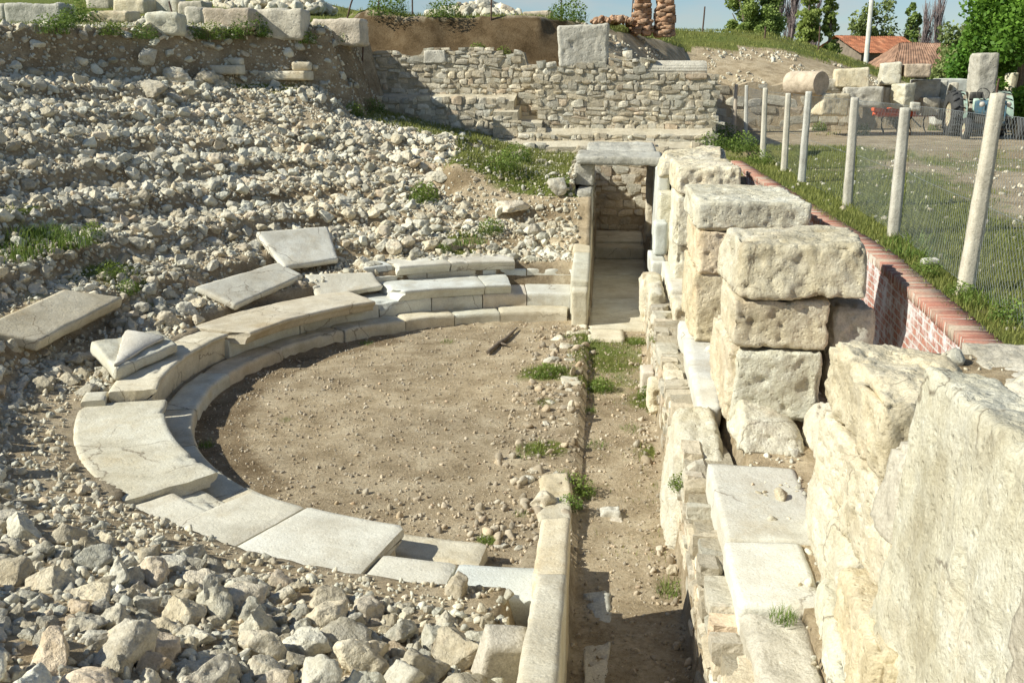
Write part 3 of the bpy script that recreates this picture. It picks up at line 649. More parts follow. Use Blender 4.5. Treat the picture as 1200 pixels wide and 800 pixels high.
seat('seat_slab', 'thick second row seat slab ending at the grassy corner', 'seat slab', 'marble', r0=5.80, r1=6.74, a0=a1_, a1=a2_ - .2, z0=.745, z1=.945, nose=.10, seed=42, jag0=.5)
seat('seat_slab', 'second row seat slab with a bright top, left of the thick one', 'seat slab', 'marble', r0=5.78, r1=6.74, a0=a2_ + .1, a1=a3_, z0=.745, z1=.94, nose=.10, seed=43, jag1=1.2)
seat('seat_slab', 'short broken leftmost slab of the second row', 'seat slab', 'marble', r0=6.02, r1=6.70, a0=a3_ + .6, a1=a4_, z0=.72, z1=.93, seed=44, jag1=2.0, amp=.02)
seat('seat_slab', 'long displaced seat slab overhanging the kerb below a fallen slab', 'seat slab', r0=4.68, r1=5.75, a0=132.5, a1=166.5, z0=.42, z1=.61, nose=.09, seed=45, jag0=.8, jag1=.8)
seat('seat_block', 'left seat block with a shadowed front, behind the wide lower slab', 'seat block', r0=5.03, r1=5.60, a0=167, a1=198.3, z0=.02, z1=.585, nose=.08, seed=46, jag1=.5)
seat('seat_slab', 'wide curved lower left slab with a rough rim along its outer side', 'seat slab', r0=4.92, r1=5.92, a0=198.8, a1=A_(246, 556, .455) - .2, z0=.315, z1=.455, nose=.10, seed=47, jag1=.4)
seat('seat_slab', 'small slab piece at the outer foot of the wide lower left slab', 'seat slab', 'marble', r0=5.42, r1=6.2, a0=A_(246, 556, .455) + .1, a1=A_(285, 572, .455) + 1.2, z0=.12, z1=.395, seed=48, amp=.01)
seat('seat_slab', 'smooth bluish near slab, left of the joint', 'seat slab', 'marble', r0=4.96, r1=6.28, a0=A_(285, 572, .455) + 1.4, a1=A_(360, 592, .455) - .1, z0=.325, z1=.455, nose=.1, seed=49, amp=.008)
seat('seat_slab', 'smooth bluish near slab with a square end over the floor', 'seat slab', 'marble', r0=4.93, r1=6.32, a0=A_(360, 592, .455) + .12, a1=A_(475, 614, .455), z0=.325, z1=.452, nose=.1, seed=50, amp=.008)
seat('bed_block', 'narrow bed block in front of the rubble, left of the thin joint', 'stone block', 'marble', r0=5.46, r1=6.02, a0=A_(475, 614, .455) + .3, a1=265.3, z0=0, z1=.43, seed=51, amp=.008)
seat('bed_block', 'narrow bed block ending at the parapet slab', 'stone block', 'marble', r0=5.46, r1=6.00, a0=265.6, a1=273.2, z0=0, z1=.425, seed=52, amp=.01, jag1=1.5)
for k, (a0, a1, w_) in enumerate([(199, 213.5, 'under the upper part of the wide lower left slab'), (213.8, 229, 'under the lower part of the wide lower left slab'), (229.3, 243, 'under the left bluish near slab'), (243.3, 258.2, 'under the square ended near slab')]):
    seat('riser_block', 'shadowed riser block ' + w_, 'stone block', r0=5.10, r1=5.85, a0=a0, a1=a1, z0=0, z1=.315, seed=54 + k, amp=.008)
seat('buried_slab', 'shadowed stone end standing up behind the lower left slab', 'stone block', r0=5.62, r1=5.9, a0=196.5, a1=200.0, z0=.1, z1=.54, seed=53)
# fallen slabs on the slope
def fallen(label, corners, th, lift, seed, mat='marble', zs=None, amp=.014, ref=None):
    mb = MB(); hexa(mb, slab_px(corners, th, lift, zs, ref), .045, .022, amp, 3, seed, .02, .8); return thing('fallen_slab', mb, M[mat], label, 'stone slab', 'slabs fallen on the slope')
fallen('thick grey slab lying tilted highest on the rubble slope', [(334, 312), (397, 302), (301, 270), (385, 265)], .13, .26, 61)
fallen('long grey slab propped up with a shadow under its right end', [(276, 357), (356, 322), (229, 334), (326, 306)], .12, .14, 62)
fallen('small grey slab resting on the displaced seat', [(374, 349), (449, 336), (358, 322), (436, 318)], .11, .18, 63)
fallen('large thick cream slab at the left edge on the rubble', [(46, 400), (143, 347), (-30, 384), (74, 338)], .17, .20, 64, 'seat')
fallen('dark broken slab lying below a lighter fragment beside the left seat', [(136, 434), (210, 402), (106, 400), (186, 386)], .15, .27, 65, 'seat', None, .03)
fallen('pale triangular slab fragment lying on the dark broken slab', [(134, 426), (142, 424), (147, 386), (194, 393)], .055, .335, 66, 'marble', None, .02, [(136, 434), (210, 402), (106, 400), (186, 386)])
# ------------------------------------------------------------------ parapet and passage
def block(label, C, mat='lime', cat='stone block', group=None, name='stone_block', seg=.05, bev=.035, amp=.018, freq=3, seed=None, jit=.015, chip=.6, rough=None, pits=None):
    if rough is None: rough, pits = (.004, .004) if mat in ('marble', 'seat') else (.018, .034)
    block.k += 1; mb = MB(); hexa(mb, C, seg, bev, amp, freq, block.k * 3 + 200 if seed is None else seed, jit, chip, rough=rough, pits=pits); return thing(name, mb, M[mat], label, cat, group)
block.k = 0
PG = 'parapet slabs beside the corridor'
def C8(x0, x1, y0, y1, z0, za, zb_):        # top slopes from za (near end) to zb (far end)
    return [[x0, y0, z0], [x1, y0, z0], [x0, y1, z0], [x1, y1, z0], [x0, y0, za], [x1, y0, za], [x0, y1, zb_], [x1, y1, zb_]]
block('near parapet slab at the head of the dark corridor', C8(-.43, -.185, 6.20, 7.22, -.05, .93, .92), 'seat', 'parapet slab', PG, 'parapet_slab', .04, .03, .012)
block('long near parapet slab with rubble fallen on it', C8(-.41, -.175, 3.0, 6.18, -.05, 1.42, .98), 'seat', 'parapet slab', PG, 'parapet_slab', .05, .03, .012)
block('far parapet end block with a shadowed foot beside the seats', C8(-.52, -.23, 17.05, 17.45, -.05, .66, .68), 'seat', 'parapet slab', PG, 'parapet_slab', .04, .02, .008)
block('sloping far parapet block above the end block', C8(-.56, -.23, 17.46, 19.1, -.05, .78, 1.02), 'seat', 'parapet slab', PG, 'parapet_slab', .05, .02, .01)
block('upper far parapet block leading to the grey jamb', C8(-.57, -.23, 19.12, 20.9, -.05, 1.04, 1.34), 'seat', 'parapet slab', PG, 'parapet_slab', .05, .02, .01)
PW = 'stones of the covered passage'
block('lower grey jamb block on the left of the passage door', boxc(-.58, -.235, 20.92, 22.4, -.05, 2.02), 'limegrey', 'door jamb', PW, 'jamb_block', .06, .03, .015)
block('upper grey jamb block carrying the left end of the lintel', boxc(-.66, -.21, 21.7, 22.7, 2.03, 2.50), 'limegrey', 'door jamb', PW, 'jamb_block', .05, .03, .02)
block('front lintel slab lying across the passage door', boxc(-.60, 1.26, 21.55, 22.75, 2.51, 2.70, 0, (2.5, .5)), 'limegrey', 'lintel', PW, 'lintel_slab', .06, .03, .02)
block('rear lintel slab behind the front one', boxc(-.42, 1.18, 22.85, 24.6, 2.52, 2.76, 0, (2, 0)), 'limegrey', 'lintel', PW, 'lintel_slab', .06, .03, .02)
block('white right jamb of the passage door in full sun', boxc(1.10, 1.36, 20.6, 22.6, -.05, 2.50), 'marble', 'door jamb', PW, 'jamb_block', .06, .03, .012)
block('dark rear pier inside the passage on the right', boxc(1.05, 1.4, 24.2, 24.8, .1, 2.53), 'limegrey', 'door jamb', PW, 'jamb_block', .07, .03, .015)
block('thin upright stone beside a dark gap right of the jamb', boxc(1.12, 1.42, 19.9, 20.55, .9, 2.1), 'lime', 'stone block', PW, 'upright_stone', .06, .05, .03)
block('small squared block at the foot of the white jamb', boxc(.98, 1.24, 18.9, 19.5, 1.0, 1.62), 'marble', 'stone block', PW, 'foot_block', .04, .03, .012)
block('low marble block under the small squared foot block', boxc(.92, 1.2, 18.3, 19.6, .62, .99), 'marble', 'stone block', PW, 'foot_block', .05, .02, .01)
for k, (y0, y1, x1, zt_, lab) in enumerate([(16.15, 16.9, .42, .035, 'pale sill slab of the passage floor, in sun at its near edge'), (16.92, 19.4, 1.04, .03, 'first broad floor slab inside the passage'), (19.42, 21.9, 1.04, .035, 'second broad floor slab inside the passage'), (21.92, 23.85, 1.04, .04, 'third floor slab under the lintel'), (23.87, 24.6, 1.04, .30, 'raised step slab at the back of the passage'), (24.62, 26.5, 1.04, .34, 'rearmost floor slab before the passage end wall')]):
    block(lab, boxc(-.22, x1, y0, y1, zt_ - .3, zt_), 'seat', 'floor slab', 'floor slabs of the passage', 'floor_slab', .08, .02, .01)
def masonry(name, label, segs, cat='wall', seed=0, ledges=(), rise=.16, **k):
    mb = MB()
    for j, (p0, p1, z0, top, thick) in enumerate(segs):
        lay_courses(mb, p0, p1, z0, top, seed=seed + j, **k); backing(mb, p0, p1, z0 - .3, top, thick, rise=rise if j in ledges else .01)
    return thing(name, mb, [M['wallstone'], M['mortar'], M['ledge']], label, cat, smooth=False)
def flat(z, v=.05, s=0): return lambda u: z + v * float(fbm(np.array([[u * 9, s + .5, .5]]), 3, s)[0])
masonry('passage_wall', 'rubble end wall of the passage, half in shadow', [((-.62, 26.55), (1.7, 26.55), .2, flat(2.5), .3)], seed=3, sw=(.2, .5))
masonry('passage_wall', 'rubble left side wall of the passage behind the lintel', [((-.235, 22.7), (-.235, 26.5), 0, flat(1.85), .4)], seed=5)
masonry('passage_wall', 'rubble right side wall of the passage behind the lintel', [((1.30, 26.5), (1.30, 22.7), 0, flat(2.4), .4)], seed=6)
masonry('back_wall', 'long rubble wall closing the dig at the back, stepped in several ledges', [
    ((-7.9, 29.0), (-1.75, 29.0), 3.0, lambda u: 5.02 + .05 * math.sin(u * 30) + (.12 if .42 < u < .78 else 0) - (.35 if u > .90 else 0), .7),
    ((-6.6, 28.05), (-2.55, 28.05), 2.7, flat(3.75, .06, 2), .95),
    ((-3.1, 27.7), (-1.75, 27.7), 2.2, lambda u: 3.45 - .3 * (u > .5), 1.3),
    ((-1.9, 28.2), (3.05, 28.2), 2.3, lambda u: (4.72 if u < .42 else (4.90 if u < .62 else 4.40)) + .06 * math.sin(u * 41), .9),
    ((-2.4, 27.45), (2.95, 27.45), 2.1, flat(2.86, .04, 4), .8),
    ((-3.0, 26.95), (2.7, 26.95), 2.0, flat(2.56, .04, 5), .55)], seed=11, sw=(.10, .40), sh=(.07, .22), skew=.16, ledges=(1, 2, 4, 5))
masonry('block_wall', 'wall of larger squared stones behind the small far fence posts', [((3.75, 39.2), (9.6, 39.4), 2.1, lambda u: 4.15 + .08 * math.sin(u * 25), .8)], seed=31, sw=(.45, 1.1), sh=(.3, .45), depth=.35)
masonry('podium_wall', 'low rubble wall along the corridor below the grey bench slabs', [((.80, 18.2), (.80, 4.0), -.05, lambda u: .80 + .06 * math.sin(u * 50), .45)], seed=41, sw=(.12, .40), sh=(.07, .19), depth=.25, skew=.16)
# ------------------------------------------------------------------ bench slabs and stage wall blocks
BG = 'grey bench slabs along the stage wall'
block('grey bench slab beside the dark corridor, farther of the near pair', C8(.97, 1.74, 6.78, 8.25, .72, 1.0, 1.0), 'marble', 'bench slab', BG, 'bench_slab', .045, .02, .012)
block('grey bench slab beside the dark corridor, nearer of the near pair', C8(.95, 1.50, 5.84, 6.76, .72, .99, 1.0), 'marble', 'bench slab', BG, 'bench_slab', .045, .02, .012)
block('brown weathered bench block nearest the camera, with soil on it', C8(.96, 1.36, 4.55, 5.82, .6, .95, .96), 'limegrey', 'bench slab', BG, 'bench_slab', .045, .06, .025)
block('long tapering grey bench slab below the tallest block stack', [[1.03, 9.85, .72], [1.28, 9.85, .72], [1.08, 13.6, .72], [1.72, 13.6, .72], [1.03, 9.85, 1.0], [1.28, 9.85, 1.0], [1.08, 13.6, 1.0], [1.72, 13.6, 1.0]], 'marble', 'bench slab', BG, 'bench_slab', .06, .02, .012)
block('far grey bench slab near the passage jamb', C8(1.10, 1.55, 15.7, 18.2, .72, 1.02, 1.02), 'marble', 'bench slab', BG, 'bench_slab', .06, .02, .012)
block('short tan block between the middle and the far bench slab', boxc(1.1, 1.5, 14.6, 15.5, .6, .98), 'lime', 'stone block', None, 'stone_block', .05, .05, .02)
block('big bulging limestone lump standing at the end of the middle bench slab', [[.66, 8.75, -.2], [1.25, 8.7, -.2], [.68, 10.0, -.2], [1.3, 10.0, -.2], [.74, 8.85, .84], [1.20, 8.75, .84], [.76, 9.85, 1.04], [1.22, 9.9, 1.08]], 'lime', 'boulder', None, 'limestone_lump', .04, .12, .05, 2.5)
block('tan squared block in the corridor side below the far bench slab', boxc(.78, 1.05, 15.6, 17.4, .3, .98), 'lime', 'stone block', None, 'stone_block', .05, .08, .03)
block('rounded brown stone projecting from the corridor side near the passage', boxc(.72, 1.02, 17.6, 18.5, .05, .75), 'lime', 'stone block', None, 'stone_block', .05, .12, .03)
block('small white block with a red paint mark beside the corridor grass', boxc(.60, .80, 13.6, 14.0, -.2, .24), 'marble', 'stone block', None, 'white_block', .03, .02, .008)
block('pale stone standing out of the corridor wall next to grass', boxc(.64, .86, 12.4, 12.9, .0, .42), 'lime', 'stone block', None, 'stone_block', .03, .06, .02)
SG = 'big limestone blocks of the stage wall'
def sb(label, C, **k): k.setdefault('seg', .024); k.setdefault('bev', .03); k.setdefault('amp', .035); k.setdefault('chip', 1.1); k.setdefault('freq', 2.6); return block(label, C, k.pop('mat', 'lime'), 'stone block', SG, 'wall_block', **k)
# the tallest stack
sb('rounded top block of the tallest stack with a hollowed front', [[1.27, 9.2, 2.30], [2.46, 9.10, 2.32], [1.22, 10.5, 2.3], [2.66, 10.5, 2.35], [1.32, 9.28, 2.80], [2.40, 9.2, 2.82], [1.28, 10.45, 2.82], [2.60, 10.45, 2.82]], bev=.05, amp=.05)
sb('second block down of the tallest stack, greyish front', boxc(1.27, 2.16, 9.22, 10.4, 1.81, 2.29), bev=.035, mat='lime')
sb('third block down of the tallest stack, cracked orange front', boxc(1.30, 2.12, 9.18, 10.4, 1.08, 1.79), bev=.035, amp=.04)
sb('low lump at the foot of the tallest stack', [[1.28, 8.55, .92], [1.92, 8.6, .92], [1.28, 9.5, .92], [1.95, 9.5, .92], [1.33, 8.75, 1.24], [1.85, 8.75, 1.12], [1.33, 9.4, 1.32], [1.9, 9.4, 1.15]], bev=.10, amp=.07)
sb('grey wedge stone between the tallest stack and the near wall', [[1.93, 8.3, .92], [2.6, 8.3, .92], [1.95, 9.2, .92], [2.6, 9.2, .92], [1.98, 8.4, 1.12], [2.55, 8.4, 1.3], [2.0, 9.1, 1.3], [2.5, 9.1, 1.5]], bev=.08, amp=.06, mat='limegrey')
sb('left side block at the base of the tallest stack, streaked orange', boxc(1.24, 1.5, 9.3, 10.9, 1.0, 1.78), bev=.06)
sb('grey mortared stump between the tallest stack and the brick wall', boxc(2.2, 2.62, 9.35, 10.0, 1.2, 2.20), mat='limegrey', bev=.08)
# stack two
sb('pitted top block of the second stack', boxc(1.17, 2.55, 12.42, 14.6, 2.47, 2.80), bev=.03, amp=.03)
sb('square middle block of the second stack', boxc(1.21, 2.3, 12.40, 14.5, 1.91, 2.455), bev=.035, amp=.03)
sb('lower block of the second stack with a vertical crack', boxc(1.18, 1.60, 12.42, 14.5, 1.0, 1.90), bev=.04, amp=.03)
sb('lower right block of the second stack beside the crack', boxc(1.61, 2.4, 12.47, 14.5, 1.0, 1.895), bev=.04, amp=.03)
# stack three
sb('pitted top block of the third stack', boxc(1.20, 2.25, 16.55, 18.4, 2.42, 2.88), bev=.05, amp=.035)
sb('upright tan block under the third stack top', boxc(1.22, 1.95, 16.6, 18.2, 1.0, 2.40), bev=.05, amp=.035)
sb('long flat rough stone on top of the wall next to the lintel', [[1.02, 18.9, 2.5], [2.3, 18.9, 2.5], [1.15, 21.4, 2.5], [2.6, 21.4, 2.5], [1.06, 19.0, 2.76], [2.26, 19.0, 2.74], [1.25, 21.3, 2.84], [2.5, 21.3, 3.0]], bev=.1, amp=.06)
sb('tall block carrying the long flat rough stone', boxc(1.40, 2.2, 18.6, 21.0, 1.0, 2.49), bev=.05)
# near wall
sb('bright capping block at the far top corner of the near wall', [[1.50, 5.0, 2.16], [2.4, 5.0, 2.16], [1.53, 6.75, 2.10], [2.4, 6.7, 2.12], [1.46, 5.0, 2.72], [2.0, 5.0, 2.74], [1.50, 6.45, 2.66], [2.2, 6.35, 2.60]], bev=.08, amp=.07)
sb('cracked block under the bright capping block', [[1.56, 4.9, 1.48], [2.4, 4.9, 1.48], [1.60, 7.05, 1.48], [2.4, 7.0, 1.48], [1.53, 4.9, 2.14], [2.4, 4.9, 2.14], [1.56, 6.80, 2.08], [2.4, 6.7, 2.08]], bev=.06, amp=.06)
sb('small wedge stone jammed between the capping block and the huge block', [[1.47, 4.66, 2.0], [1.8, 4.66, 2.0], [1.47, 5.02, 2.0], [1.8, 5.02, 2.0], [1.49, 4.66, 2.55], [1.8, 4.66, 2.55], [1.49, 5.0, 2.5], [1.8, 5.0, 2.5]], bev=.07, amp=.05, mat='limegrey')
sb('lower rough block of the near wall above the bench slab', [[1.50, 5.6, .9], [2.4, 5.6, .9], [1.62, 7.3, .9], [2.4, 7.3, .9], [1.52, 5.6, 1.48], [2.4, 5.6, 1.48], [1.60, 7.1, 1.48], [2.4, 7.1, 1.48]], bev=.07, amp=.05)
sb('huge pale block filling the near right of the wall', [[1.42, 3.05, 1.30], [2.0, 3.0, 1.3], [1.46, 4.90, 1.30], [2.0, 4.86, 1.3], [1.42, 3.05, 3.08], [1.86, 3.0, 3.06], [1.52, 4.66, 3.03], [1.84, 4.66, 2.96]], bev=.07, amp=.045, seg=.035, mat='lime')
sb('grey smooth block under the huge pale block', [[1.32, 4.3, .85], [2.0, 4.3, .85], [1.42, 5.58, .85], [2.0, 5.58, .85], [1.36, 4.3, 1.62], [2.0, 4.3, 1.6], [1.47, 5.56, 1.46], [2.0, 5.56, 1.46]], bev=.08, amp=.035)
sb('orange stained block between bench and near wall', [[1.30, 4.6, .80], [1.6, 4.6, .8], [1.40, 5.9, .8], [1.7, 5.9, .8], [1.33, 4.6, 1.14], [1.6, 4.6, 1.14], [1.42, 5.9, 1.2], [1.7, 5.9, 1.2]], bev=.07, amp=.04)
sb('low broken block under the huge pale block, at the picture bottom', [[1.34, 3.0, .9], [2.0, 3.0, .9], [1.34, 4.28, .9], [2.0, 4.28, .9], [1.36, 3.0, 1.29], [2.0, 3.0, 1.29], [1.37, 4.28, 1.28], [2.0, 4.28, 1.28]], bev=.06, amp=.04)
sb('grey block at the right edge closest to the camera', boxc(1.32, 2.2, 1.6, 3.0, .9, 2.93), mat='limegrey', bev=.08, amp=.03, seg=.05)
sb('dirt covered stone at the end of the brick wall', [[2.5, 5.0, 2.2], [3.6, 5.0, 2.2], [2.5, 7.25, 2.2], [3.5, 7.2, 2.2], [2.5, 5.0, 2.5], [3.6, 5.0, 2.5], [2.55, 7.2, 2.44], [3.5, 7.1, 2.45]], mat='limegrey', bev=.10, amp=.05)
# ------------------------------------------------------------------ brick retaining wall
bw_ = empty('brick_wall', (2.70, 15.6, .9), 'low red brick wall with white bloom and a header coping beside the grass', 'brick wall')
def bend(V):
    V = np.array(V, float); V[:, 0] += .33 - .29 * np.clip((11.3 - V[:, 1]) / 4, 0, 1); return V
def prism(x0, x1, z0, z1, n=24):
    mb = MB(); ys = np.linspace(7.3, 24.2, n + 1); V = np.array([[x, y, z] for y in ys for (x, z) in ((x0, z0), (x1, z0), (x1, z1), (x0, z1))]); i = np.arange(n) * 4
    Q = [np.c_[i + a, i + 4 + a, i + 4 + (a + 1) % 4, i + (a + 1) % 4] for a in range(4)] + [[[0, 1, 2, 3]], [[n * 4 + 3, n * 4 + 2, n * 4 + 1, n * 4]]]
    mb.add(bend(V) - np.array(bw_.location), np.concatenate(Q)); return mb
mb = prism(2.70, 2.95, .9, 2.30)
part('brickwork', mb, M['brick'], bw_, False)
mb = MB(); yy = 7.28; k = 0
while yy < 24.2:
    wv = .068 + rng.uniform(-.004, .004)
    hexa(mb, boxc(2.685 + rng.uniform(-.006, .006), 2.955 + rng.uniform(-.01, .01), yy, yy + wv - .021, 2.303, 2.40 + rng.uniform(-.006, .006)), .12, .006, .004, 12, k, 0, .4, tone=rng.random()); yy += wv; k += 1
mb.v = [bend(v) - np.array(bw_.location) for v in mb.v]
part('coping', mb, M['coping'], bw_)
part('mortar_bed', prism(2.693, 2.945, 2.302, 2.390), M['white_mortar'], bw_, False)
# ------------------------------------------------------------------ blocks and drums further back
FB = 'ancient blocks stored at the back'
def pxblock(label, px0, px1, py_top, py_bot, Y, depth, mat='limegrey', rz=0, seed=None, name='stone_block', cat='stone block', bev=.035, amp=.035, jit=.04, tilt=(0, 0), seg=.055):
    A = at_y(px0, py_bot, Y); B = at_y(px1, py_top, Y)
    return block(label, boxc(A[0], B[0], Y, Y + depth, A[2], B[2], rz, tilt), mat, cat, FB, name, seg, bev, amp, 2, seed, jit)
pxblock('huge upright grey pitted block on top of the back wall', 655, 713, 28, 79, 28.2, .75, bev=.04, amp=.05, tilt=(0, -1.5), seg=.04)
pxblock('dark squared block set in the top of the back wall', 497, 522, 59, 74, 28.95, .5, bev=.03, amp=.02)
pxblock('grey block on the hill edge in front of the sky', 613, 648, 12, 26, 33.0, .8, bev=.04)
def drum(label, c, length, rad, rz, flutes=0, mat='marble'):
    mb = MB(); n = 96; k = np.arange(n) * 2 * math.pi / n
    prof = rad * (1 - (.05 * np.abs(np.sin(k * flutes / 2)) if flutes else 0) + .02 * fbm(np.c_[np.cos(k), np.sin(k), k * 0 + c[0]], 3, 4))
    us = np.linspace(-.5, .5, 20); V = []
    for j, u in enumerate(us):
        e = 1 - .06 * max(0, (abs(u) - .47) / .03)
        V.append(np.c_[np.full(n, u * length), prof * e * np.cos(k), prof * e * np.sin(k)])
    V = np.concatenate(V); V += .03 * rad * fbm(V * 5 + c[0], 3, 3)[:, None]
    s, co = math.sin(R(rz)), math.cos(R(rz)); V = V @ np.array([[co, -s, 0], [s, co, 0], [0, 0, 1]]).T + np.array(c)
    idx = np.arange(20 * n).reshape(20, n); nx = np.roll(idx, -1, 1); mb.add(V, np.stack([idx[:-1], nx[:-1], nx[1:], idx[1:]], -1).reshape(-1, 4)[:, ::-1])
    for row in (0, 19):
        ring = V[row * n:(row + 1) * n]; q = np.arange(n); mb.add(np.vstack([ring, ring.mean(0)]), None, np.c_[q, np.roll(q, -1), np.full(n, n)])
    return thing('column_drum', mb, M[mat], label, 'column drum', FB)
p = at_y(786, 83, 28.3); drum('fluted grey column drum lying along the back wall top', (p[0], 28.5, p[2]), 1.95, .27, 3, 20, 'limegrey')
p = at_y(944, 98, 35.6); drum('white column drum lying with its round end to the camera', (p[0], 35.6, p[2]), 1.35, .42, -52, 0, 'limegrey')
for a in [('pale squared block on the row of stored blocks, right of the white drum', 982, 1022, 80, 102, 27.6, .9, 'lime', -6), ('rough grey block below the pale squared block', 992, 1038, 102, 126, 27.2, .9, 'limegrey', -4), ('low stone wedged under the white drum', 962, 992, 93, 108, 27.9, .8, 'limegrey', 8),
          ('rough rounded stone in the grass below the drum', 958, 994, 111, 136, 27.0, .8, 'lime', 12), ('cream moulded block with a stepped top on the stored row', 1036, 1060, 74, 100, 28.0, .9, 'lime', -10), ('grey cornice block with a sharp lip on the stored row', 1060, 1092, 75, 90, 27.9, .9, 'limegrey', -3), ('upright cream stone below the moulded block', 1052, 1072, 98, 128, 27.5, .6, 'lime', 20),
          ('shadowed block between two cream stones on the stored row', 1036, 1054, 101, 126, 28.1, .7, 'limegrey', 0), ('dark squared block under the cornice', 1072, 1106, 93, 118, 28.4, .9, 'limegrey', -12), ('leaning grey slab behind the harrow', 1104, 1116, 95, 120, 28.8, .9, 'limegrey', -14), ('second leaning grey slab next to the tractor wheel', 1117, 1128, 97, 120, 29.0, .9, 'limegrey', -14),
          ('dark boulder low behind the orange harrow', 1078, 1102, 114, 136, 28.2, .7, 'limegrey', 10), ('block in shadow low beside the tractor', 1102, 1122, 117, 140, 28.4, .7, 'limegrey', -8), ('long pale wall of cut stone behind the tractor', 1095, 1140, 92, 146, 30.2, .6, 'marble', 0), ('small grey stone between harrow and stored row', 1068, 1080, 120, 130, 27.4, .4, 'limegrey', 0)]:
    pxblock(a[0], a[1], a[2], a[3], a[4], a[5] * 1.3, a[6] * 1.25, mat=a[7], rz=a[8])
pxblock('tall rough grey block standing upright behind the tractor', 1139, 1171, 63, 153, 37.2, 1.0, bev=.07, amp=.06)
pxblock('small cream block right of the tall upright block', 1178, 1194, 86, 152, 39.5, .7, 'lime')
pxblock('cut block at the left end of the squared wall, behind the first far post', 815, 835, 112, 122, 28.6, .5)
# upper left blocks
def ul(label, px0, px1, pyt, pyb, mat='limegrey', rz=0, depth=.7, bev=.07, amp=.05, sink=.06):
    p = hit((px0 + px1) / 2, pyb); Y = p[1]; A = at_y(px0, pyb, Y); B = at_y(px1, pyt, Y)
    return block(label, boxc(A[0], B[0], Y, Y + depth, A[2] - sink, B[2], rz), mat, 'stone block', 'blocks along the upper left bank', 'stone_block', .07, bev, amp, 2, None, .04)
for a in [('large oblong grey block at the upper left corner', 6, 72, 4, 29), ('stone cut by the left edge of the bank', -12, 5, 4, 24), ('small block behind the grassy tuft at the top left', 100, 131, -6, 10), ('pale rounded block in the middle of the top left pile', 131, 171, -2, 16, 'lime'), ('white block at the top of the upper left pile', 171, 208, -3, 15, 'lime'),
          ('long low white block of the upper left pile', 103, 150, 12, 28, 'lime'), ('tan pitted block leaning on the rusty rod', 169, 206, 15, 38, 'lime'), ('small round stone between two blocks of the pile', 159, 171, 20, 31), ('rough dark block left of the big squared one', 238, 294, 10, 33), ('big squared block with a flat pinkish face on the bank', 292, 354, 9, 46, 'limegrey'),
          ('white wedge stone behind the grass in the upper left', 217, 234, 9, 28), ('slanting grey block at the end of the upper bank', 366, 424, 22, 52), ('thin stone under the big squared block', 330, 352, 44, 54), ('grey stone at the right end of the pile behind', 207, 238, 1, 18)]:
    ul(*a[:5], mat=a[5] if len(a) > 5 else 'limegrey', rz=rng.uniform(-8, 8))
def boulder(label, px, py, wpx, seed, squash=.8, mat='rubble', name='boulder', cat='boulder', rz=None, up=.25):
    p = hit(px, py + wpx * squash * .4); d = proj(p)[2]; rad = wpx / 2 / F * d; V, T = stone_template(3, seed); mb = MB()
    an = rng.uniform(0, 6.28) if rz is None else rz; V = V * np.array([1, .85, 1]); V[:, 2] *= squash / max(.3, np.ptp(V[:, 2]) / 2)
    c, s = math.cos(an), math.sin(an); V = V @ np.array([[c, -s, 0], [s, c, 0], [0, 0, 1]]).T
    mb.add(V * rad + p + np.array([0, 0, rad * squash * up * 2]), None, T); return thing(name, mb, M[mat], label, cat)
for a in [('smooth upright boulder under the upper left bank', 175, 65, 30, 301, .75), ('rounded grey boulder on the terraced rubble below the bank', 178, 103, 44, 302, .5), ('white boulder on rubble beside the rounded grey one', 172, 121, 30, 303, .5), ('squat stone lump right of the upright boulder', 205, 88, 44, 304, .5), ('dark lump below the cut gutter stones', 245, 90, 40, 305, .5),
          ('big white boulder by the left jamb of the passage', 655, 216, 34, 306, .6), ('round brown stone lying near the passage parapet', 628, 268, 18, 307, .9), ('long pale rock lying across the slope near the parapet', 597, 241, 44, 308, .35), ('white rock on the slope left of the bushy weeds', 461, 286, 30, 309, .6), ('cream stone standing above the second row', 622, 283, 20, 310, .6),
          ('lone cream stone sitting on the left seat block', 231, 373, 17, 311, .9), ('pitted round stone behind the left seat block', 198, 371, 28, 312, .8), ('round stone by the broken dark slab', 98, 573, 20, 313, .7),
          ('largest craggy rock of the near heap, left', 150, 745, 92, 314, .75), ('broad pale rock in the near heap', 152, 742, 64, 315, .6), ('tall angular rock in the near heap with a dark side', 250, 690, 58, 316, .95), ('pale wedge rock low in the near heap', 140, 668, 58, 317, .7), ('whitish rock at the bottom edge of the near heap', 245, 788, 70, 318, .6),
          ('tan rock next to the bed block at the heap edge', 535, 685, 46, 319, .6), ('white chunk fallen on the long parapet slab', 640, 768, 40, 320, .8), ('rock leaning against the parapet slab', 612, 745, 30, 321, .9), ('cream rock in the heap below the parapet', 605, 775, 40, 322, .6), ('grey angular rock in the heap middle', 430, 760, 60, 323, .7), ('pale lump near the head of the corridor parapet', 640, 586, 40, 324, .6),
          ('white stone at the start of the corridor shadow', 788, 668, 16, 325, .9), ('white block stub in the orchestra edge line', 671, 434, 13, 326, 1.0), ('upright white stub in the floor edge line', 671, 475, 14, 327, 1.3)]:
    boulder(*a)
mb = MB(); pA = at_z(578, 758, .85); hexa(mb, boxc(pA[0] - .13, pA[0] + .13, pA[1] - .1, pA[1] + .1, .35, 1.0, 20, (20, 12)), .035, .02, .012, 4, 77, .03); thing('broken_slab', mb, M['limegrey'], 'flat slab fragment standing on edge in the near heap', 'stone slab')
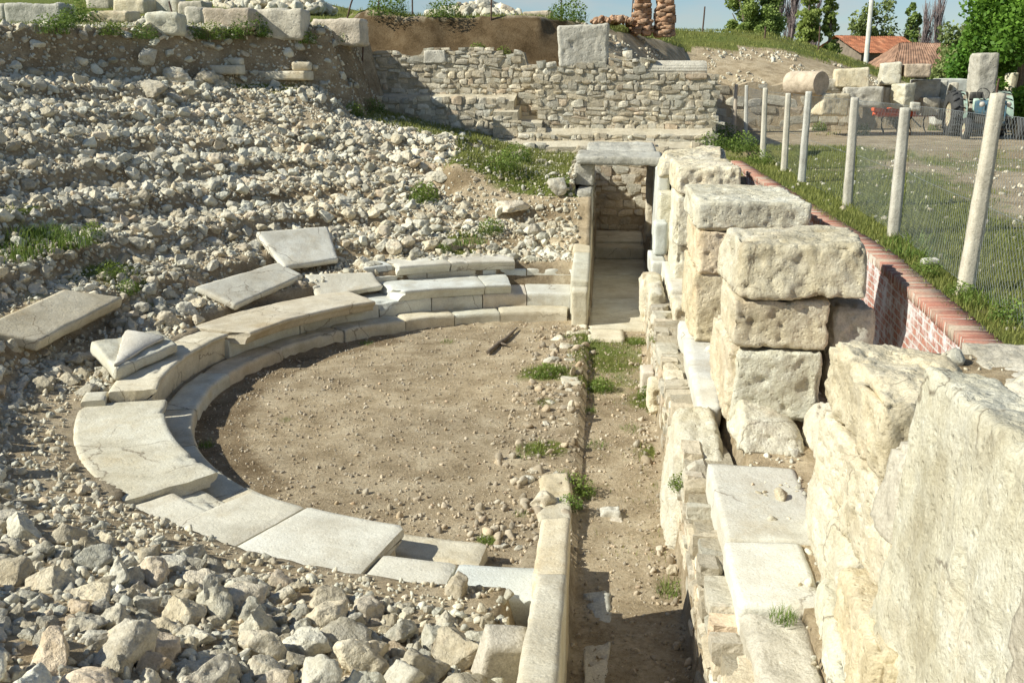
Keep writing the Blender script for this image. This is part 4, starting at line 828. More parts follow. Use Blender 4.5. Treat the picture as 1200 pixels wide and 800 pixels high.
# cut gutter stones
for k, (c, w_, dp, lab) in enumerate([((250, 80), 1.25, .5, 'left cut gutter stone with a raised rim on the bank'), ((312, 86), 2.05, .6, 'right curved gutter stone with a notch, above the dirt slope')]):
    p = hit(c[0], c[1] + 6); mb = MB(); w2 = w_ / 2; X0, Y0, Z0 = p[0], p[1], p[2]
    hexa(mb, boxc(X0 - w2, X0 + w2, Y0, Y0 + dp, Z0 - .05, Z0 + .17, -4), .05, .02, .012, 3, 400 + k)
    hexa(mb, boxc(X0 - w2, X0 + w2 * (.98 if k == 0 else -.1), Y0 + dp * .62, Y0 + dp * 1.05, Z0 + .172, Z0 + .34, -4), .05, .03, .012, 3, 402 + k)
    if k: hexa(mb, boxc(X0 + w2 * .55, X0 + w2, Y0 + dp * .3, Y0 + dp * 1.05, Z0 + .172, Z0 + .38, 12), .05, .05, .02, 3, 405)
    thing('gutter_stone', mb, M['seat'], lab, 'gutter stone')
# slabs lying flat in the corridor and the floor edge
for px, py, w_, l_, lab in [(703, 712, .17, .55, 'long grey paving stone in the dark corridor'), (700, 775, .2, .5, 'grey paving stone nearest the camera in the dark corridor'), (715, 600, .2, .16, 'flat stone in the corridor at the shadow tip'), (722, 605, .1, .1, 'small flat stone beside the shadow tip in the corridor')]:
    p = at_z(px, py, -.08); block(lab, boxc(p[0] - w_ / 2, p[0] + w_ / 2, p[1] - l_ / 2, p[1] + l_ / 2, -.3, -.068, 4), 'limegrey', 'paving stone', None, 'paving_stone', .03, .02, .015, jit=.05)
# ------------------------------------------------------------------ loose rubble
FREE = [(-.9, 'x')]
g = np.random.default_rng(11)
N = 150000
cx = g.uniform(-15.5, -.55, N); cy = g.uniform(2.6, 30, N)
rad = .034 * (g.random(N) ** (-1 / 2.1)); rad = np.clip(rad, .034, .17)
r, a = polar(cx, cy); zz = zt(cx, cy); P = np.c_[cx, cy, zz]; ppx, ppy, dd = proj(P)
rad = np.where(a > 205, np.minimum(rad, .17) * 1.1, rad); n1 = fbm2(cx * .8, cy * .8, 3, 77); dens = np.ones(N)
dens *= np.where(r < np.where((a > 167) & (a < 198), 5.72, 6.12), 0, 1); dens *= np.where((a > 196) & (r < 6.48), 0, 1); dens *= np.where((a > 200) & (a < 245) & (r < 7.1), .2, 1)
dens *= np.where((cx > -3.3) & (cy > 20.7) & (cy < 27) & (n1 < .35), .05, 1)
shelf = (cy > 20) & (zz < 3.0 + .2 * np.maximum(0, -(cx + 1.4))) & (r > 11.6) & (cx > -7); dens *= np.where(shelf, .10, 1)
dens *= np.where((r > 14.4) & (cx < -6), .06, 1); dens *= np.where(cy > 26.8, .0, 1)
dens *= np.where((ppx > 265) & (ppx < 375) & (ppy > 92) & (ppy < 150), .35, 1); dens *= np.where(grass_at(cx, cy) > .5, .25, 1)
dens *= np.clip(.85 + .8 * n1, .3, 1)
keep = (g.random(N) < dens) & (ppx > -60) & (ppx < 700) & (ppy < 870) & (ppy > -20)
for px, py, rr_ in [(348, 292, .95), (292, 332, .75), (403, 334, .55), (70, 368, .95), (160, 408, .75)]:
    p = hit(px, py); keep &= np.hypot(cx - p[0], cy - p[1]) > rr_ * .8
sel = np.where(keep)[0]; sel = sel[np.argsort(-rad[sel])]
cell = {}; out = []
for i in sel:
    ri = rad[i]; kx, ky = int(cx[i] / .4 + 500), int(cy[i] / .4); ok = True
    for ax in (kx - 1, kx, kx + 1):
        for ay in (ky - 1, ky, ky + 1):
            for j in cell.get((ax, ay), ()):
                if (cx[i] - cx[j]) ** 2 + (cy[i] - cy[j]) ** 2 < (.62 * (ri + rad[j])) ** 2: ok = False; break
            if not ok: break
        if not ok: break
    if ok: out.append(i); cell.setdefault((kx, ky), []).append(i)
out = np.array(out); S_pos = P[out].copy(); S_rad = rad[out]; S_px = S_rad / dd[out] * F; S_a = a[out]
S_rot = np.c_[g.uniform(-.5, .5, len(out)), g.uniform(-.5, .5, len(out)), g.uniform(0, 6.28, len(out))]
S_pos[:, 2] += S_rad * g.uniform(-.30, .28, len(out))
infr = (ppx[out] > 3) & (ppx[out] < 690) & (ppy[out] < 795) & (ppy[out] > 8)
order = np.argsort(-(S_px * infr)); ind = order[:300 - 27]; rest = order[300 - 27:]
meshes = []
for k, (V, T) in enumerate(ST3):
    m_ = MB(); m_.add(V, None, T); meshes.append(m_.mesh('rubble_stone', M['loose']))
for k, i in enumerate(ind):
    o = link('rubble_stone', meshes[k % len(meshes)], tuple(S_pos[i])); o.scale = (S_rad[i],) * 3; o.rotation_euler = tuple(S_rot[i])
    if S_a[i] > 205: tag(o, 'broken pale limestone lump of the loose heap in front of the curved slabs', 'rubble stone', 'loose stones of the near heap')
    elif S_a[i] > 150: tag(o, 'rough limestone lump bedded in the left terraces above the curved seats', 'rubble stone', 'stones of the left terraces')
    else: tag(o, 'rough limestone lump bedded in the sunlit slope behind the far seats', 'rubble stone', 'stones of the far slope')
mb = MB(); sp_ = S_px[rest]
for lo, hi, tm in ((7.5, 1e9, ST3), (2.6, 7.5, ST2), (0, 2.6, ST1)):
    q = rest[(sp_ >= lo) & (sp_ < hi)]
    if len(q): scatter(mb, tm, S_pos[q], S_rad[q], S_rot[q], g.random(len(q)))
print('rubble', len(out), 'n>7.5', (S_px > 7.5).sum())
# small chips between the stones, on the floor, in the yard and on the dirt banks
def chips(n, x0, x1, y0, y1, r0, r1, cond=None, seed=0):
    gg = np.random.default_rng(seed); X = gg.uniform(x0, x1, n); Y = gg.uniform(y0, y1, n); Z = zt(X, Y); k = np.ones(n, bool) if cond is None else cond(X, Y, Z)
    X, Y, Z = X[k], Y[k], Z[k]; n = len(X); rd = np.clip(r0 * gg.random(n) ** (-.5), r0, r1)
    return np.c_[X, Y, Z + rd * .2], rd, gg.uniform(0, 6.28, (n, 3)), gg.random(n)
def inview(X, Y, Z):
    u, v, d = proj(np.c_[X, Y, Z]); return (u > -20) & (u < 1220) & (v > -10) & (v < 815)
for args in [(70000, -15, -.5, 2.6, 28, .014, .055, lambda X, Y, Z: inview(X, Y, Z) & (polar(X, Y)[0] > np.where((polar(X, Y)[1] > 167) & (polar(X, Y)[1] < 198), 5.65, 6.0)), 1), (5200, -1.2, 14, 29.9, 46, .035, .12, lambda X, Y, Z: (bank_t(X, Y) < 1) & (bank_t(X, Y) > .02) & inview(X, Y, Z) & (grass_at(X, Y) < .3) & (fbm2(X * .5, Y * .5, 3, 8) > -.05), 3), (700, 3.2, 14, 7, 28, .02, .06, lambda X, Y, Z: inview(X, Y, Z), 4), (1500, .95, 2.7, 4.5, 16, .012, .09, lambda X, Y, Z: (X > 1.28) & inview(X, Y, Z), 9)]:
    p_, r_, ro_, t_ = chips(*args); scatter(mb, ST1, p_, r_, ro_, t_)
tag(link('rubble', mb.mesh('rubble', M['rubble_mass'])), kind='stuff')
mb = MB()
for args in [(26000, -5.6, .8, 4, 17.5, .005, .026, lambda X, Y, Z: inview(X, Y, Z) & ((polar(X, Y)[0] < R0) | (X > -.2)), 2), (500, -1.2, -.1, 8, 17, .02, .075, lambda X, Y, Z: (polar(X, Y)[0] < R0), 5), (260, -2.6, -.2, 7.6, 9.6, .015, .05, lambda X, Y, Z: (polar(X, Y)[0] < R0), 6), (160, .5, .85, 5, 16, .02, .07, None, 7)]:
    p_, r_, ro_, t_ = chips(*args); scatter(mb, ST1, p_, r_, ro_, t_)
tag(link('pebbles', mb.mesh('pebbles', M['pebble'])), kind='stuff')
# broken kerb between the round floor and the corridor
ge = np.random.default_rng(15); yk = 8.3; kk_ = 0
while yk < 16.9:
    L_ = ge.uniform(.25, .75)
    if ge.random() > .38 and not (10.4 < yk < 11.8):
        xk = -.44 + ge.uniform(-.07, .05); hk = ge.uniform(-.01, .075)
        block(['flat broken kerb stone of the floor edge near the far parapet', 'worn kerb stone of the floor edge half way along the corridor', 'buried kerb stone of the floor edge behind the near parapet'][0 if yk > 14 else (1 if yk > 11 else 2)], boxc(xk - ge.uniform(.1, .2), xk + ge.uniform(.12, .2), yk, yk + L_ - .04, -.25, hk, ge.uniform(-7, 7), (ge.uniform(-3, 3), ge.uniform(-4, 4))), 'limegrey' if kk_ % 3 == 0 else 'seat', 'kerb stone', 'broken kerb between the round floor and the corridor', 'edge_kerb', .03, .03, .03, 4, jit=.04, chip=1.2, rough=.012, pits=.012)
    yk += L_; kk_ += 1
# line of low stones between the round floor and the corridor
gg = np.random.default_rng(5)
for k, (px, py, w_) in enumerate([(655, 395, 22), (667, 404, 20), (650, 408, 18), (645, 420, 24), (668, 420, 14), (676, 405, 12), (668, 456, 14), (646, 470, 14), (660, 490, 16), (640, 495, 14), (652, 555, 26), (628, 548, 24), (640, 570, 20), (660, 600, 18), (610, 615, 14), (588, 637, 22), (607, 640, 16), (655, 585, 22), (618, 560, 20)]):
    o = boulder('flat pale stone in the broken line edging the round floor', px, py, w_, 500 + k, .35, 'rubble', 'edging_stone', 'edging stone', up=.05); o['group'] = 'stones edging the round floor'
# ------------------------------------------------------------------ concrete post fence with wire netting
posts_px = [((1130, 340), (1170, 109)), ((1047, 275), (1061, 126)), ((993, 242), (1002, 114)), ((939, 213), (948, 107)), ((919, 197), (924, 109)), ((894, 183), (897, 103)), ((874, 159), (875, 100)), ((860, 157), (863, 99)), ((847, 148), (848, 99)), ((835, 150), (836, 97))]
fence = empty('wire_fence', tuple(at_z(993, 242, FG)), 'leaning white concrete posts with wire netting along the edge of the yard', 'fence')
fo = np.array(fence.location); base_l = []; top_l = []
for (b, t) in posts_px:
    B = at_z(*b, FG); T = at_y(t[0], t[1], B[1]); hgt = T[2] - B[2]
    base_l.append(B); top_l.append(T)
d0 = base_l[0] - base_l[1]; base_l.insert(0, base_l[0] + d0 * .62); top_l.insert(0, base_l[0] + np.array([.15, 0, 1.75]))
base_l.insert(0, base_l[0] + d0 * .62); top_l.insert(0, base_l[0] + np.array([.1, 0, 1.75]))
for k, (B, T) in enumerate(zip(base_l, top_l)):
    w0, w1 = .072, .056; mb = MB(); B2 = B - np.array([0, 0, .25])
    C = [B2 + np.array([sx * w0, sy * w0, 0]) for sy in (-1, 1) for sx in (-1, 1)] + [T + np.array([sx * w1, sy * w1, 0]) for sy in (-1, 1) for sx in (-1, 1)]
    hexa(mb, np.array(C) - fo, .05, .012, .004, 5, 700 + k, 0, .6); part('post', mb, M['conc'], fence)
for k in range(len(base_l) - 1):
    A, B = base_l[k], base_l[k + 1]; L = np.linalg.norm(B - A); hh = 1.62; mb = MB(); off = np.array([.06, .0, 0]); cell_ = .078 if k < 4 else .16; rw = .0015 if k < 4 else .0011
    lean = (top_l[k] - A + top_l[k + 1] - B) / 2 * np.array([1, 1, 0]) / 1.75
    def PT(u, v, L=L, A=A, B=B, lean=lean, k=k):
        sag = .03 * math.sin(u * 5 / L + k) * math.sin(v * 3)
        return A + (B - A) * (u / L) + np.array([0, 0, v]) + lean * v + off + np.array([sag, sag * .5, 0]) - fo
    for s in (1, -1):
        c0 = -hh
        while c0 < L:
            ua, va = (c0, 0.0); ub, vb = (c0 + hh, hh)
            if ua < 0: va += -ua; ua = 0
            if ub > L: vb -= ub - L; ub = L
            if vb - va > .02:
                n = 6; pts = [PT((ua + (ub - ua) * j / n) if s > 0 else L - (ua + (ub - ua) * j / n), va + (vb - va) * j / n) for j in range(n + 1)]
                tube(mb, pts, rw, 3, cap=False)
            c0 += cell_
    for v in (.02, .8, hh): tube(mb, [PT(L * j / 8, v) for j in range(9)], .003, 4, cap=False)
    part('wire_netting', mb, M['wire'], fence)
# thin rusty posts
rods = [((207, 40), (198, 2), 'slanting rusty rod stuck beside the tan block of the upper left pile'), ((424, 70), (427, 26), 'dark rod standing in front of the left end of the back wall'), ((404, 24), (417, -12), 'leaning rod on the hill left of the earth cut'), ((443, 20), (444, -12), 'rod on the hill above the dark earth cut'), ((482, 18), (483, -12), 'rod next to the netting on the hill top'), ((575, 24), (576, -12), 'rod on the hill behind the white stone heap'),
        ((656, 22), (658, -6), 'rod on the hill beside the round bush'), ((739, 32), (742, 0), 'rod left of the first ruined brick pillar'), ((823, 37), (826, 8), 'rusty rod on the grassy crest right of the brick pillars'), ((896, 46), (897, 31), 'rusty rod on the crest below the big poplars'), ((959, 59), (961, 31), 'rusty rod halfway down the grassy crest'), ((1031, 76), (1035, 50), 'rusty rod in front of the orange roof house'), ((1100, 86), (1102, 66), 'rusty rod before the brown roof house')]
for k, (b, t, lab) in enumerate(rods):
    p = hit(*b); T = at_y(t[0], t[1], p[1]); mb = MB(); rr_ = max(.022, 1.0 / F * proj(p)[2]); tube(mb, [p - np.array([0, 0, .2]), (p + T) / 2 + np.array([.01, 0, 0]), T], [rr_, rr_, rr_ * .9], 6)
    thing('iron_rod', mb, M['rust'], lab, 'iron rod', 'rusty rods around the dig')
# ------------------------------------------------------------------ ruined brick pillars and heaps on the hill
def pillar(label, px, wpx, ytop, ybot, Y, seed):
    A = at_y(px - wpx / 2, ybot, Y); B = at_y(px + wpx / 2, ytop, Y); mb = MB(); wd = B[0] - A[0]; g = np.random.default_rng(seed); z = A[2] - .3
    while z < B[2]:
        f = 1 - .25 * (z - A[2]) / max(.1, B[2] - A[2]); h = .11
        for j in range(10):
            an = j * .63 + g.uniform(-.3, .3); P_, Q_ = BT[g.integers(len(BT))]; f = f * g.uniform(.9, 1.12)
            mb.add(P_ * np.array([wd * .22, wd * .22, h * g.uniform(.4, .95)]) + np.array([(A[0] + B[0]) / 2 + math.cos(an) * wd * .33 * f, Y + .3 + math.sin(an) * wd * .33 * f, z + g.uniform(-.05, .05)]), Q_, tone=g.random())
        z += h
    tube(mb, [((A[0] + B[0]) / 2, Y + .3, A[2] - .3), ((A[0] + B[0]) / 2, Y + .3, B[2] - .05)], [wd * .42, wd * .3], 10, m=1)
    thing('ruined_pillar', mb, [M['pillar'], M['mortar']], label, 'ruined pillar')
M['pillar'] = stone_mat('pillar_rubble', (.55, .38, .26), (.44, .28, .18), (.26, .17, .10), 4, .02, 14, (.3, .15, .08), .3, tone_attr=True, vary=.5)
pillar('shorter ruined brick pillar stump on the hill crest', 753, 23, -2, 27, 36, 1); pillar('taller ruined brick pillar stump right of the shorter one', 780, 25, -14, 30, 36, 2)
def heap(label, px0, px1, pyt, pyb, Y, n, mat, seed, sz=(.12, .3)):
    A = at_y(px0, pyb, Y); B = at_y(px1, pyt, Y); g = np.random.default_rng(seed); u = g.uniform(-1, 1, n); v = g.uniform(-1, 1, n); hz = (B[2] - A[2]) * np.maximum(0, 1 - u ** 2) * np.maximum(0, 1 - v ** 2) * (.7 + .5 * fbm(np.c_[u * 3, v, v * 0 + seed], 3, seed))
    P_ = np.c_[(A[0] + B[0]) / 2 + u * (B[0] - A[0]) / 2, Y + v * .9, A[2] + hz * g.uniform(.5, 1, n)]; mb = MB(); scatter(mb, ST2, P_, g.uniform(*sz, n), g.uniform(0, 6, (n, 3)), g.random(n))
    return thing('stone_heap', mb, M[mat], label, 'stone heap')
heap('heap of white stones on the hill edge against the sky', 505, 610, -2, 21, 34, 170, 'rubble_mass', 3); heap('low heap of reddish rubble left of the brick pillars', 695, 742, 17, 27, 36, 120, 'pillar', 4, (.06, .16)); heap('long rubble heap on the grass behind the upper left blocks', 236, 385, -10, 14, 32, 260, 'rubble_mass', 5)
# ------------------------------------------------------------------ tractor
tp = at_z(1152, 163, FG); tr = empty('tractor', (tp[0] + .05, tp[1] + .2, FG), 'old tractor with a faded blue grille and pale green mudguards facing the camera', 'tractor', None, R(-4))
def wheel(x, y, rad, wd, lugs):
    w = link('wheel', None, (x, y, rad), tr); w.rotation_euler = (0, 0, 0)
    mb = MB(); lathe(mb, [(rad * .55, -wd / 2), (rad * .9, -wd / 2), (rad * .98, -wd * .38), (rad, 0), (rad * .98, wd * .38), (rad * .9, wd / 2), (rad * .55, wd / 2), (rad * .55, -wd / 2)], 'x', 40)
    for k in range(lugs):
        an = k * 2 * math.pi / lugs
        for s in (-1, 1):
            C = boxc(0, s * wd * .48, rad * .94, rad * 1.045, -.022, .022); C[[1, 3, 5, 7], 2] += .09; c_, s_ = math.cos(an), math.sin(an)
            C = C @ np.array([[1, 0, 0], [0, c_, -s_], [0, s_, c_]]).T; mb.add(C, [[0, 1, 5, 4], [2, 6, 7, 3], [0, 4, 6, 2], [1, 3, 7, 5], [4, 5, 7, 6], [0, 2, 3, 1]])
    part('tyre', mb, M['tyre'], w, True); mb = MB(); lathe(mb, [(.03, -wd * .2), (rad * .3, -wd * .2), (rad * .5, -wd * .35), (rad * .57, -wd * .42), (rad * .57, wd * .42), (rad * .5, wd * .3), (.03, wd * .2)], 'x', 24); part('rim', mb, M['tcream'], w)
wheel(-.80, -.95, .36, .20, 0); wheel(.80, -.95, .36, .20, 0); wheel(-.74, 1.05, .76, .38, 16); wheel(.74, 1.05, .76, .38, 16)
def tbox(name, mat, *boxes, parent=tr, bev=.03):
    mb = MB()
    for k, b in enumerate(boxes): hexa(mb, boxc(*b) if len(b) == 6 else b, .12, bev, .004, 3, k, 0, .1)
    return part(name, mb, M[mat], parent)
hood = tbox('bonnet', 'tblue', (-.27, .27, -1.05, .45, .78, 1.24), (-.29, .29, -1.2, -1.02, 1.12, 1.27), bev=.05)
tbox('grille', 'tcream', (-.235, .235, -1.17, -1.06, .62, 1.12), bev=.02)
tbox('grille_frame', 'tblue', (-.29, -.237, -1.2, -1.03, .55, 1.12), (.237, .29, -1.2, -1.03, .55, 1.12), (-.29, .29, -1.21, -1.03, .46, .62), bev=.02)
tbox('front_axle', 'tdark', (-.72, .72, -1.0, -.90, .32, .42), (-.12, .12, -1.08, -.6, .3, .62)); tbox('engine', 'tdark', (-.2, .2, -.9, 1.0, .48, .79)); tbox('rear_axle', 'tdark', (-.6, .6, .9, 1.2, .55, .85))
def fender(s):
    mb = MB(); n = 14; V = []
    for k in range(n + 1):
        an = R(200 - k * 200 / n) - .25
        for xx in (s * .5, s * (.96 if s > 0 else .62)): V.append((xx, 1.05 + .80 * math.cos(an), .72 + .80 * math.sin(an)))
    V = np.array(V); i = np.arange(n) * 2; mb.add(V, np.c_[i, i + 1, i + 3, i + 2]); return part('mudguard', mb, M['tgreen'], tr)
fender(-1); fender(1)
mb = MB(); tube(mb, [(.17, -.35, 1.22), (.17, -.35, 1.75), (.19, -.35, 1.95)], [.035, .035, .03], 10); part('exhaust_pipe', mb, M['rust'], tr)
for s in (-1, 1):
    mb = MB(); lathe(mb, [(.001, -.06), (.07, -.06), (.085, -.03), (.085, .03), (.04, .08), (.001, .08)], 'y', 18, c=(s * .40, -.95, 1.14)); part('headlight', mb, M['lamp'], tr)
tbox('seat', 'tdark', (-.22, .22, .95, 1.3, 1.1, 1.2), (-.22, .22, 1.25, 1.33, 1.2, 1.5), bev=.04)
mb = MB(); kk = np.linspace(0, 2 * math.pi, 25); tube(mb, np.c_[.2 * np.cos(kk), .52 + .06 * np.sin(kk), 1.44 + .19 * np.sin(kk)], .016, 6, cap=False); tube(mb, [(0, .3, 1.1), (0, .53, 1.44)], .02, 6); part('steering_wheel', mb, M['tdark'], tr)
tbox('dashboard', 'tgreen', (-.3, .3, .45, .55, .85, 1.3))
# ------------------------------------------------------------------ orange cultivator
hp = at_z(1056, 157, FG); hr = empty('cultivator', (hp[0], hp[1], FG), 'orange tine cultivator standing in the grass beside the tractor', 'farm implement', None, R(8))
mb = MB()
for y_, z_ in ((-.35, .62), (.0, .60), (.38, .62)): hexa(mb, boxc(-.82, .82, y_ - .07, y_ + .07, z_ - .06, z_ + .10), .1, .012, .004, 3, 3, 0)
for x_ in (-.8, -.3, .3, .8): hexa(mb, boxc(x_ - .06, x_ + .06, -.42, .46, .70, .82), .1, .012, .004, 3, 4, 0)
part('frame', mb, M['orange'], hr)
mb = MB(); tube(mb, [(-.75, -.2, .72), (-.1, -.3, .86), (.12, -.3, 1.12)], .045, 8); tube(mb, [(.3, .1, .72), (.16, -.28, 1.16)], .04, 8); tube(mb, [(.1, -.3, 1.16), (.1, -.3, 1.3)], .035, 8); part('hitch_mast', mb, M['orange'], hr)
hr.scale = (1.15, 1.1, 1.12)
for k, x_ in enumerate((-.75, -.45, -.15, .15, .45, .75)):
    y_ = (-.35, .38, 0)[k % 3]; mb = MB(); tube(mb, [(x_, y_, .58), (x_, y_ + .16, .45), (x_, y_ + .12, .22), (x_, y_ - .08, .05), (x_, y_ - .16, -.02)], [.025, .022, .022, .02, .012], 6); part('tine', mb, M['tdark'], hr)
for x_ in (-.6, .55):
    mb = MB(); kk = np.linspace(0, 5 * 2 * math.pi, 80); tube(mb, np.c_[x_ + .05 * np.cos(kk), -.35 + .05 * np.sin(kk), .66 + kk / kk.max() * .16], .012, 5); part('spring', mb, M['orange'], hr)
mb = MB(); tube(mb, [(.8, .1, .62), (1.35, .0, .5), (1.8, -.1, .3)], .03, 6); part('drawbar', mb, M['rust'], hr)
# ------------------------------------------------------------------ houses and utility pole
def tiled(mb, A, B, Cc, D, nu=40, nv=12, h=.035):
    """tiled roof plane: eave A->B, ridge D->C"""
    A, B, Cc, D = [np.array(q, float) for q in (A, B, Cc, D)]; nu *= 6; n = np.cross(B - A, D - A); n /= np.linalg.norm(n)
    u = np.linspace(0, 1, nu + 1); v = np.linspace(0, 1, nv * 3 + 1); U, W = np.meshgrid(u, v, indexing='ij')
    P = (A + (B - A) * U[..., None]) * (1 - W[..., None]) + (D + (Cc - D) * U[..., None]) * W[..., None]
    st = (W * nv) % 1; hgt = h * (.5 + .5 * np.sin(U * nu / 6 * 2 * math.pi)) + .05 * (1 - st) + .05 * fbm(np.stack([U * 9, W * 4, 0 * U], -1), 3, 2)
    P = P + n * hgt[..., None]; idx = np.arange(P.shape[0] * P.shape[1]).reshape(P.shape[:2]); tn = np.repeat(np.repeat(rng.random((nu // 6 + 1, nv + 1)), 6, 0)[:nu + 1], 3, 1)[:, :nv * 3 + 1]
    mb.add(P.reshape(-1, 3), np.stack([idx[:-1, :-1], idx[1:, :-1], idx[1:, 1:], idx[:-1, 1:]], -1).reshape(-1, 4), tone=tn.ravel())
def house(label, loc, rz, W_, D_, eave, ridge, hip, roofmat, over=.5, wall='plaster', name='house', wins=()):
    h = empty(name, loc, label, 'house', None, R(rz)); mb = MB(); w2, d2 = W_ / 2, D_ / 2
    V = [(-w2, -d2, -.3), (w2, -d2, -.3), (w2, d2, -.3), (-w2, d2, -.3), (-w2, -d2, eave), (w2, -d2, eave), (w2, d2, eave), (-w2, d2, eave), (-w2, 0, ridge - .15), (w2, 0, ridge - .15)]
    mb.add(V, [[0, 1, 5, 4], [1, 2, 6, 5], [2, 3, 7, 6], [3, 0, 4, 7]], None if hip else [[5, 6, 9], [7, 4, 8]]); part('wall', mb, M[wall], h, False)
    mb = MB(); e = eave - .25 * (ridge - eave) * over / d2; a, b_ = w2 + over, d2 + over; hx = min(hip, w2 - .3)
    tiled(mb, (-a, -b_, e), (a, -b_, e), (a - hx, 0, ridge), (-a + hx, 0, ridge), int(W_ * 6), int(D_ * 2)); tiled(mb, (a, b_, e), (-a, b_, e), (-a + hx, 0, ridge), (a - hx, 0, ridge), int(W_ * 3), int(D_ * 1.3))
    if hip: tiled(mb, (a, -b_, e), (a, b_, e), (a - hx, .01, ridge), (a - hx, -.01, ridge), int(D_ * 3), int(D_ * 1.3)); tiled(mb, (-a, b_, e), (-a, -b_, e), (-a + hx, -.01, ridge), (-a + hx, .01, ridge), int(D_ * 3), int(D_ * 1.3))
    part('roof', mb, M[roofmat], h)
    for (x_, z_, ww, hh_) in wins:
        mb = MB(); hexa(mb, boxc(x_ - ww / 2, x_ + ww / 2, -d2 - .04, -d2 + .02, z_, z_ + hh_), .3, .01, 0, 1, 1, 0); f_ = part('window', mb, M['wood'], h); mb = MB(); hexa(mb, boxc(x_ - ww / 2 + .08, x_ + ww / 2 - .08, -d2 - .06, -d2 - .045, z_ + .08, z_ + hh_ - .08), .4, .005, 0, 1, 1, 0); part('pane', mb, M['glassd'], f_)
    return h
p = at_y(1024, 60, 86); house('house with a bright orange tiled gable roof beyond the grassy crest', (p[0], 88, FG - .2), 24, 5.8, 6.0, 4.1, 5.5, 0, 'roof_o', wins=((-2, 2.4, 1, 1.2), (2, 2.4, 1, 1.2)))
p = at_y(1088, 70, 66); house('long low building with an old brown hipped tile roof', (p[0] + 1.0, 68, FG - .2), 4, 6.6, 6.0, 2.75, 4.3, 1.5, 'roof_b', .5, wins=((-1.2, 1.3, .9, .9), (1.3, 1.3, .9, .9)))
p = at_y(1120, 70, 76); house('small orange roof annex right behind the brown roof', (p[0] + 1.2, 78, FG - .4), 4, 4.2, 4.0, 3.4, 4.3, 0, 'roof_o', .4)
p = at_y(1016, 60, 62); px_ = p[0]; up_ = empty('utility_pole', (px_, 62, FG - .2), 'pale concrete utility pole in front of the orange roof', 'utility pole'); mb = MB()
lathe(mb, [(.17, 0), (.11, 9.2), (.001, 9.2)], 'z', 12); part('shaft', mb, M['conc'], up_); mb = MB(); hexa(mb, boxc(-.75, .75, -.06, .06, 6.75, 6.87), .2, .01, .002, 3, 2, 0); part('crossarm', mb, M['rust'], up_)
for x_ in (-.65, 0, .65): mb = MB(); lathe(mb, [(.02, 6.87), (.05, 6.92), (.035, 6.98), (.055, 7.02), (.001, 7.08)], 'z', 10, c=(x_, 0, 0)); part('insulator', mb, M['lamp'], up_)
# ------------------------------------------------------------------ trees
def tree(label, px, pyb, Y, height, width, mat, n, seed, kind='round', leaf=.3, zb=None, name='tree', low=.18):
    p = at_y(px, pyb, Y); z0 = float(zt(p[0:1], np.array([Y]))[0]) if zb is None else zb; t = empty(name, (p[0], Y, z0 - .1), label, 'tree'); g = np.random.default_rng(seed); w2 = width / 2
    mb = MB(); ln = g.uniform(-.03, .03, 2) * height; tw = max(.06, height * .022)
    tube(mb, [(0, 0, 0), (ln[0] * .4, ln[1] * .4, height * .35), (ln[0], ln[1], height * .85)], [tw * 1.2, tw * .8, tw * .2], 8); tips = []
    nb = 9 if kind == 'round' else 14
    for k in range(nb):
        an = k * 2.4 + g.uniform(-.3, .3); h0 = height * g.uniform(.2, .65); h1 = h0 + height * g.uniform(.12, .3); rr_ = w2 * g.uniform(.5, .9) * (1 if kind == 'round' else .75)
        b_ = np.array([ln[0] * h0 / height, ln[1] * h0 / height, h0]); e = np.array([math.cos(an) * rr_, math.sin(an) * rr_, min(h1, height * .9)]); tube(mb, [b_, (b_ + e) / 2 + np.array([0, 0, .06 * height]), e], [tw * .5, tw * .3, tw * .1], 5, cap=False); tips.append(e)
        if kind == 'bare':
            for j in range(26):
                s_ = b_ + (e - b_) * g.random(); q_ = s_ + g.normal(size=3) * np.array([.12, .12, .05]) * width + np.array([0, 0, height * g.uniform(.05, .22)]); tube(mb, [s_, q_], [tw * .14, tw * .05], 3, cap=False)
    part('trunk', mb, M['bare'] if kind == 'bare' else M['wood'], t)
    if kind == 'bare': return t
    L = []; S = []
    if kind == 'poplar': cs = [(g.normal() * w2 * .30, g.normal() * w2 * .30, height * u, w2 * (1.0 - .55 * abs(u - .42) / .58) * g.uniform(.55, .9)) for u in np.linspace(low, .97, 16)]
    else: cs = [(*(e[:2] * g.uniform(.6, 1.05)), min(e[2] * g.uniform(.8, 1.15), height * .92), w2 * g.uniform(.34, .60)) for e in tips for _ in (0, 1, 2)] + [(g.normal() * w2 * .2, g.normal() * w2 * .2, height * g.uniform(.5, .92), w2 * g.uniform(.3, .45)) for _ in range(7)] + [(w2 * .75 * math.cos(q), w2 * .75 * math.sin(q), height * g.uniform(low, .5), w2 * .33) for q in np.arange(0, 6.2, .9)]
    per = n // len(cs)
    for (x_, y_, z_, s_) in cs:
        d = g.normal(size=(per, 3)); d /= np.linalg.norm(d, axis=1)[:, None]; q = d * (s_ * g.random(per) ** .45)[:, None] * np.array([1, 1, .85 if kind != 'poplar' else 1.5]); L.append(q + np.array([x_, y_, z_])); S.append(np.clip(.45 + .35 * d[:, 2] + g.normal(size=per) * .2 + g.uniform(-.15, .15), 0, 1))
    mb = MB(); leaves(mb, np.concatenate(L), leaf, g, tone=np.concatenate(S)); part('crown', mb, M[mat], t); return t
tree('big bright green leafy tree at the right edge', 1195, 100, 40, 7.4, 4.2, 'tree', 32000, 1, 'round', .20, None, 'leafy_tree', .02)
tree('bright green tree at the right edge behind the biggest one', 1160, 95, 50, 6.2, 3.6, 'tree', 16000, 2, 'round', .24, None, 'leafy_tree', .02)
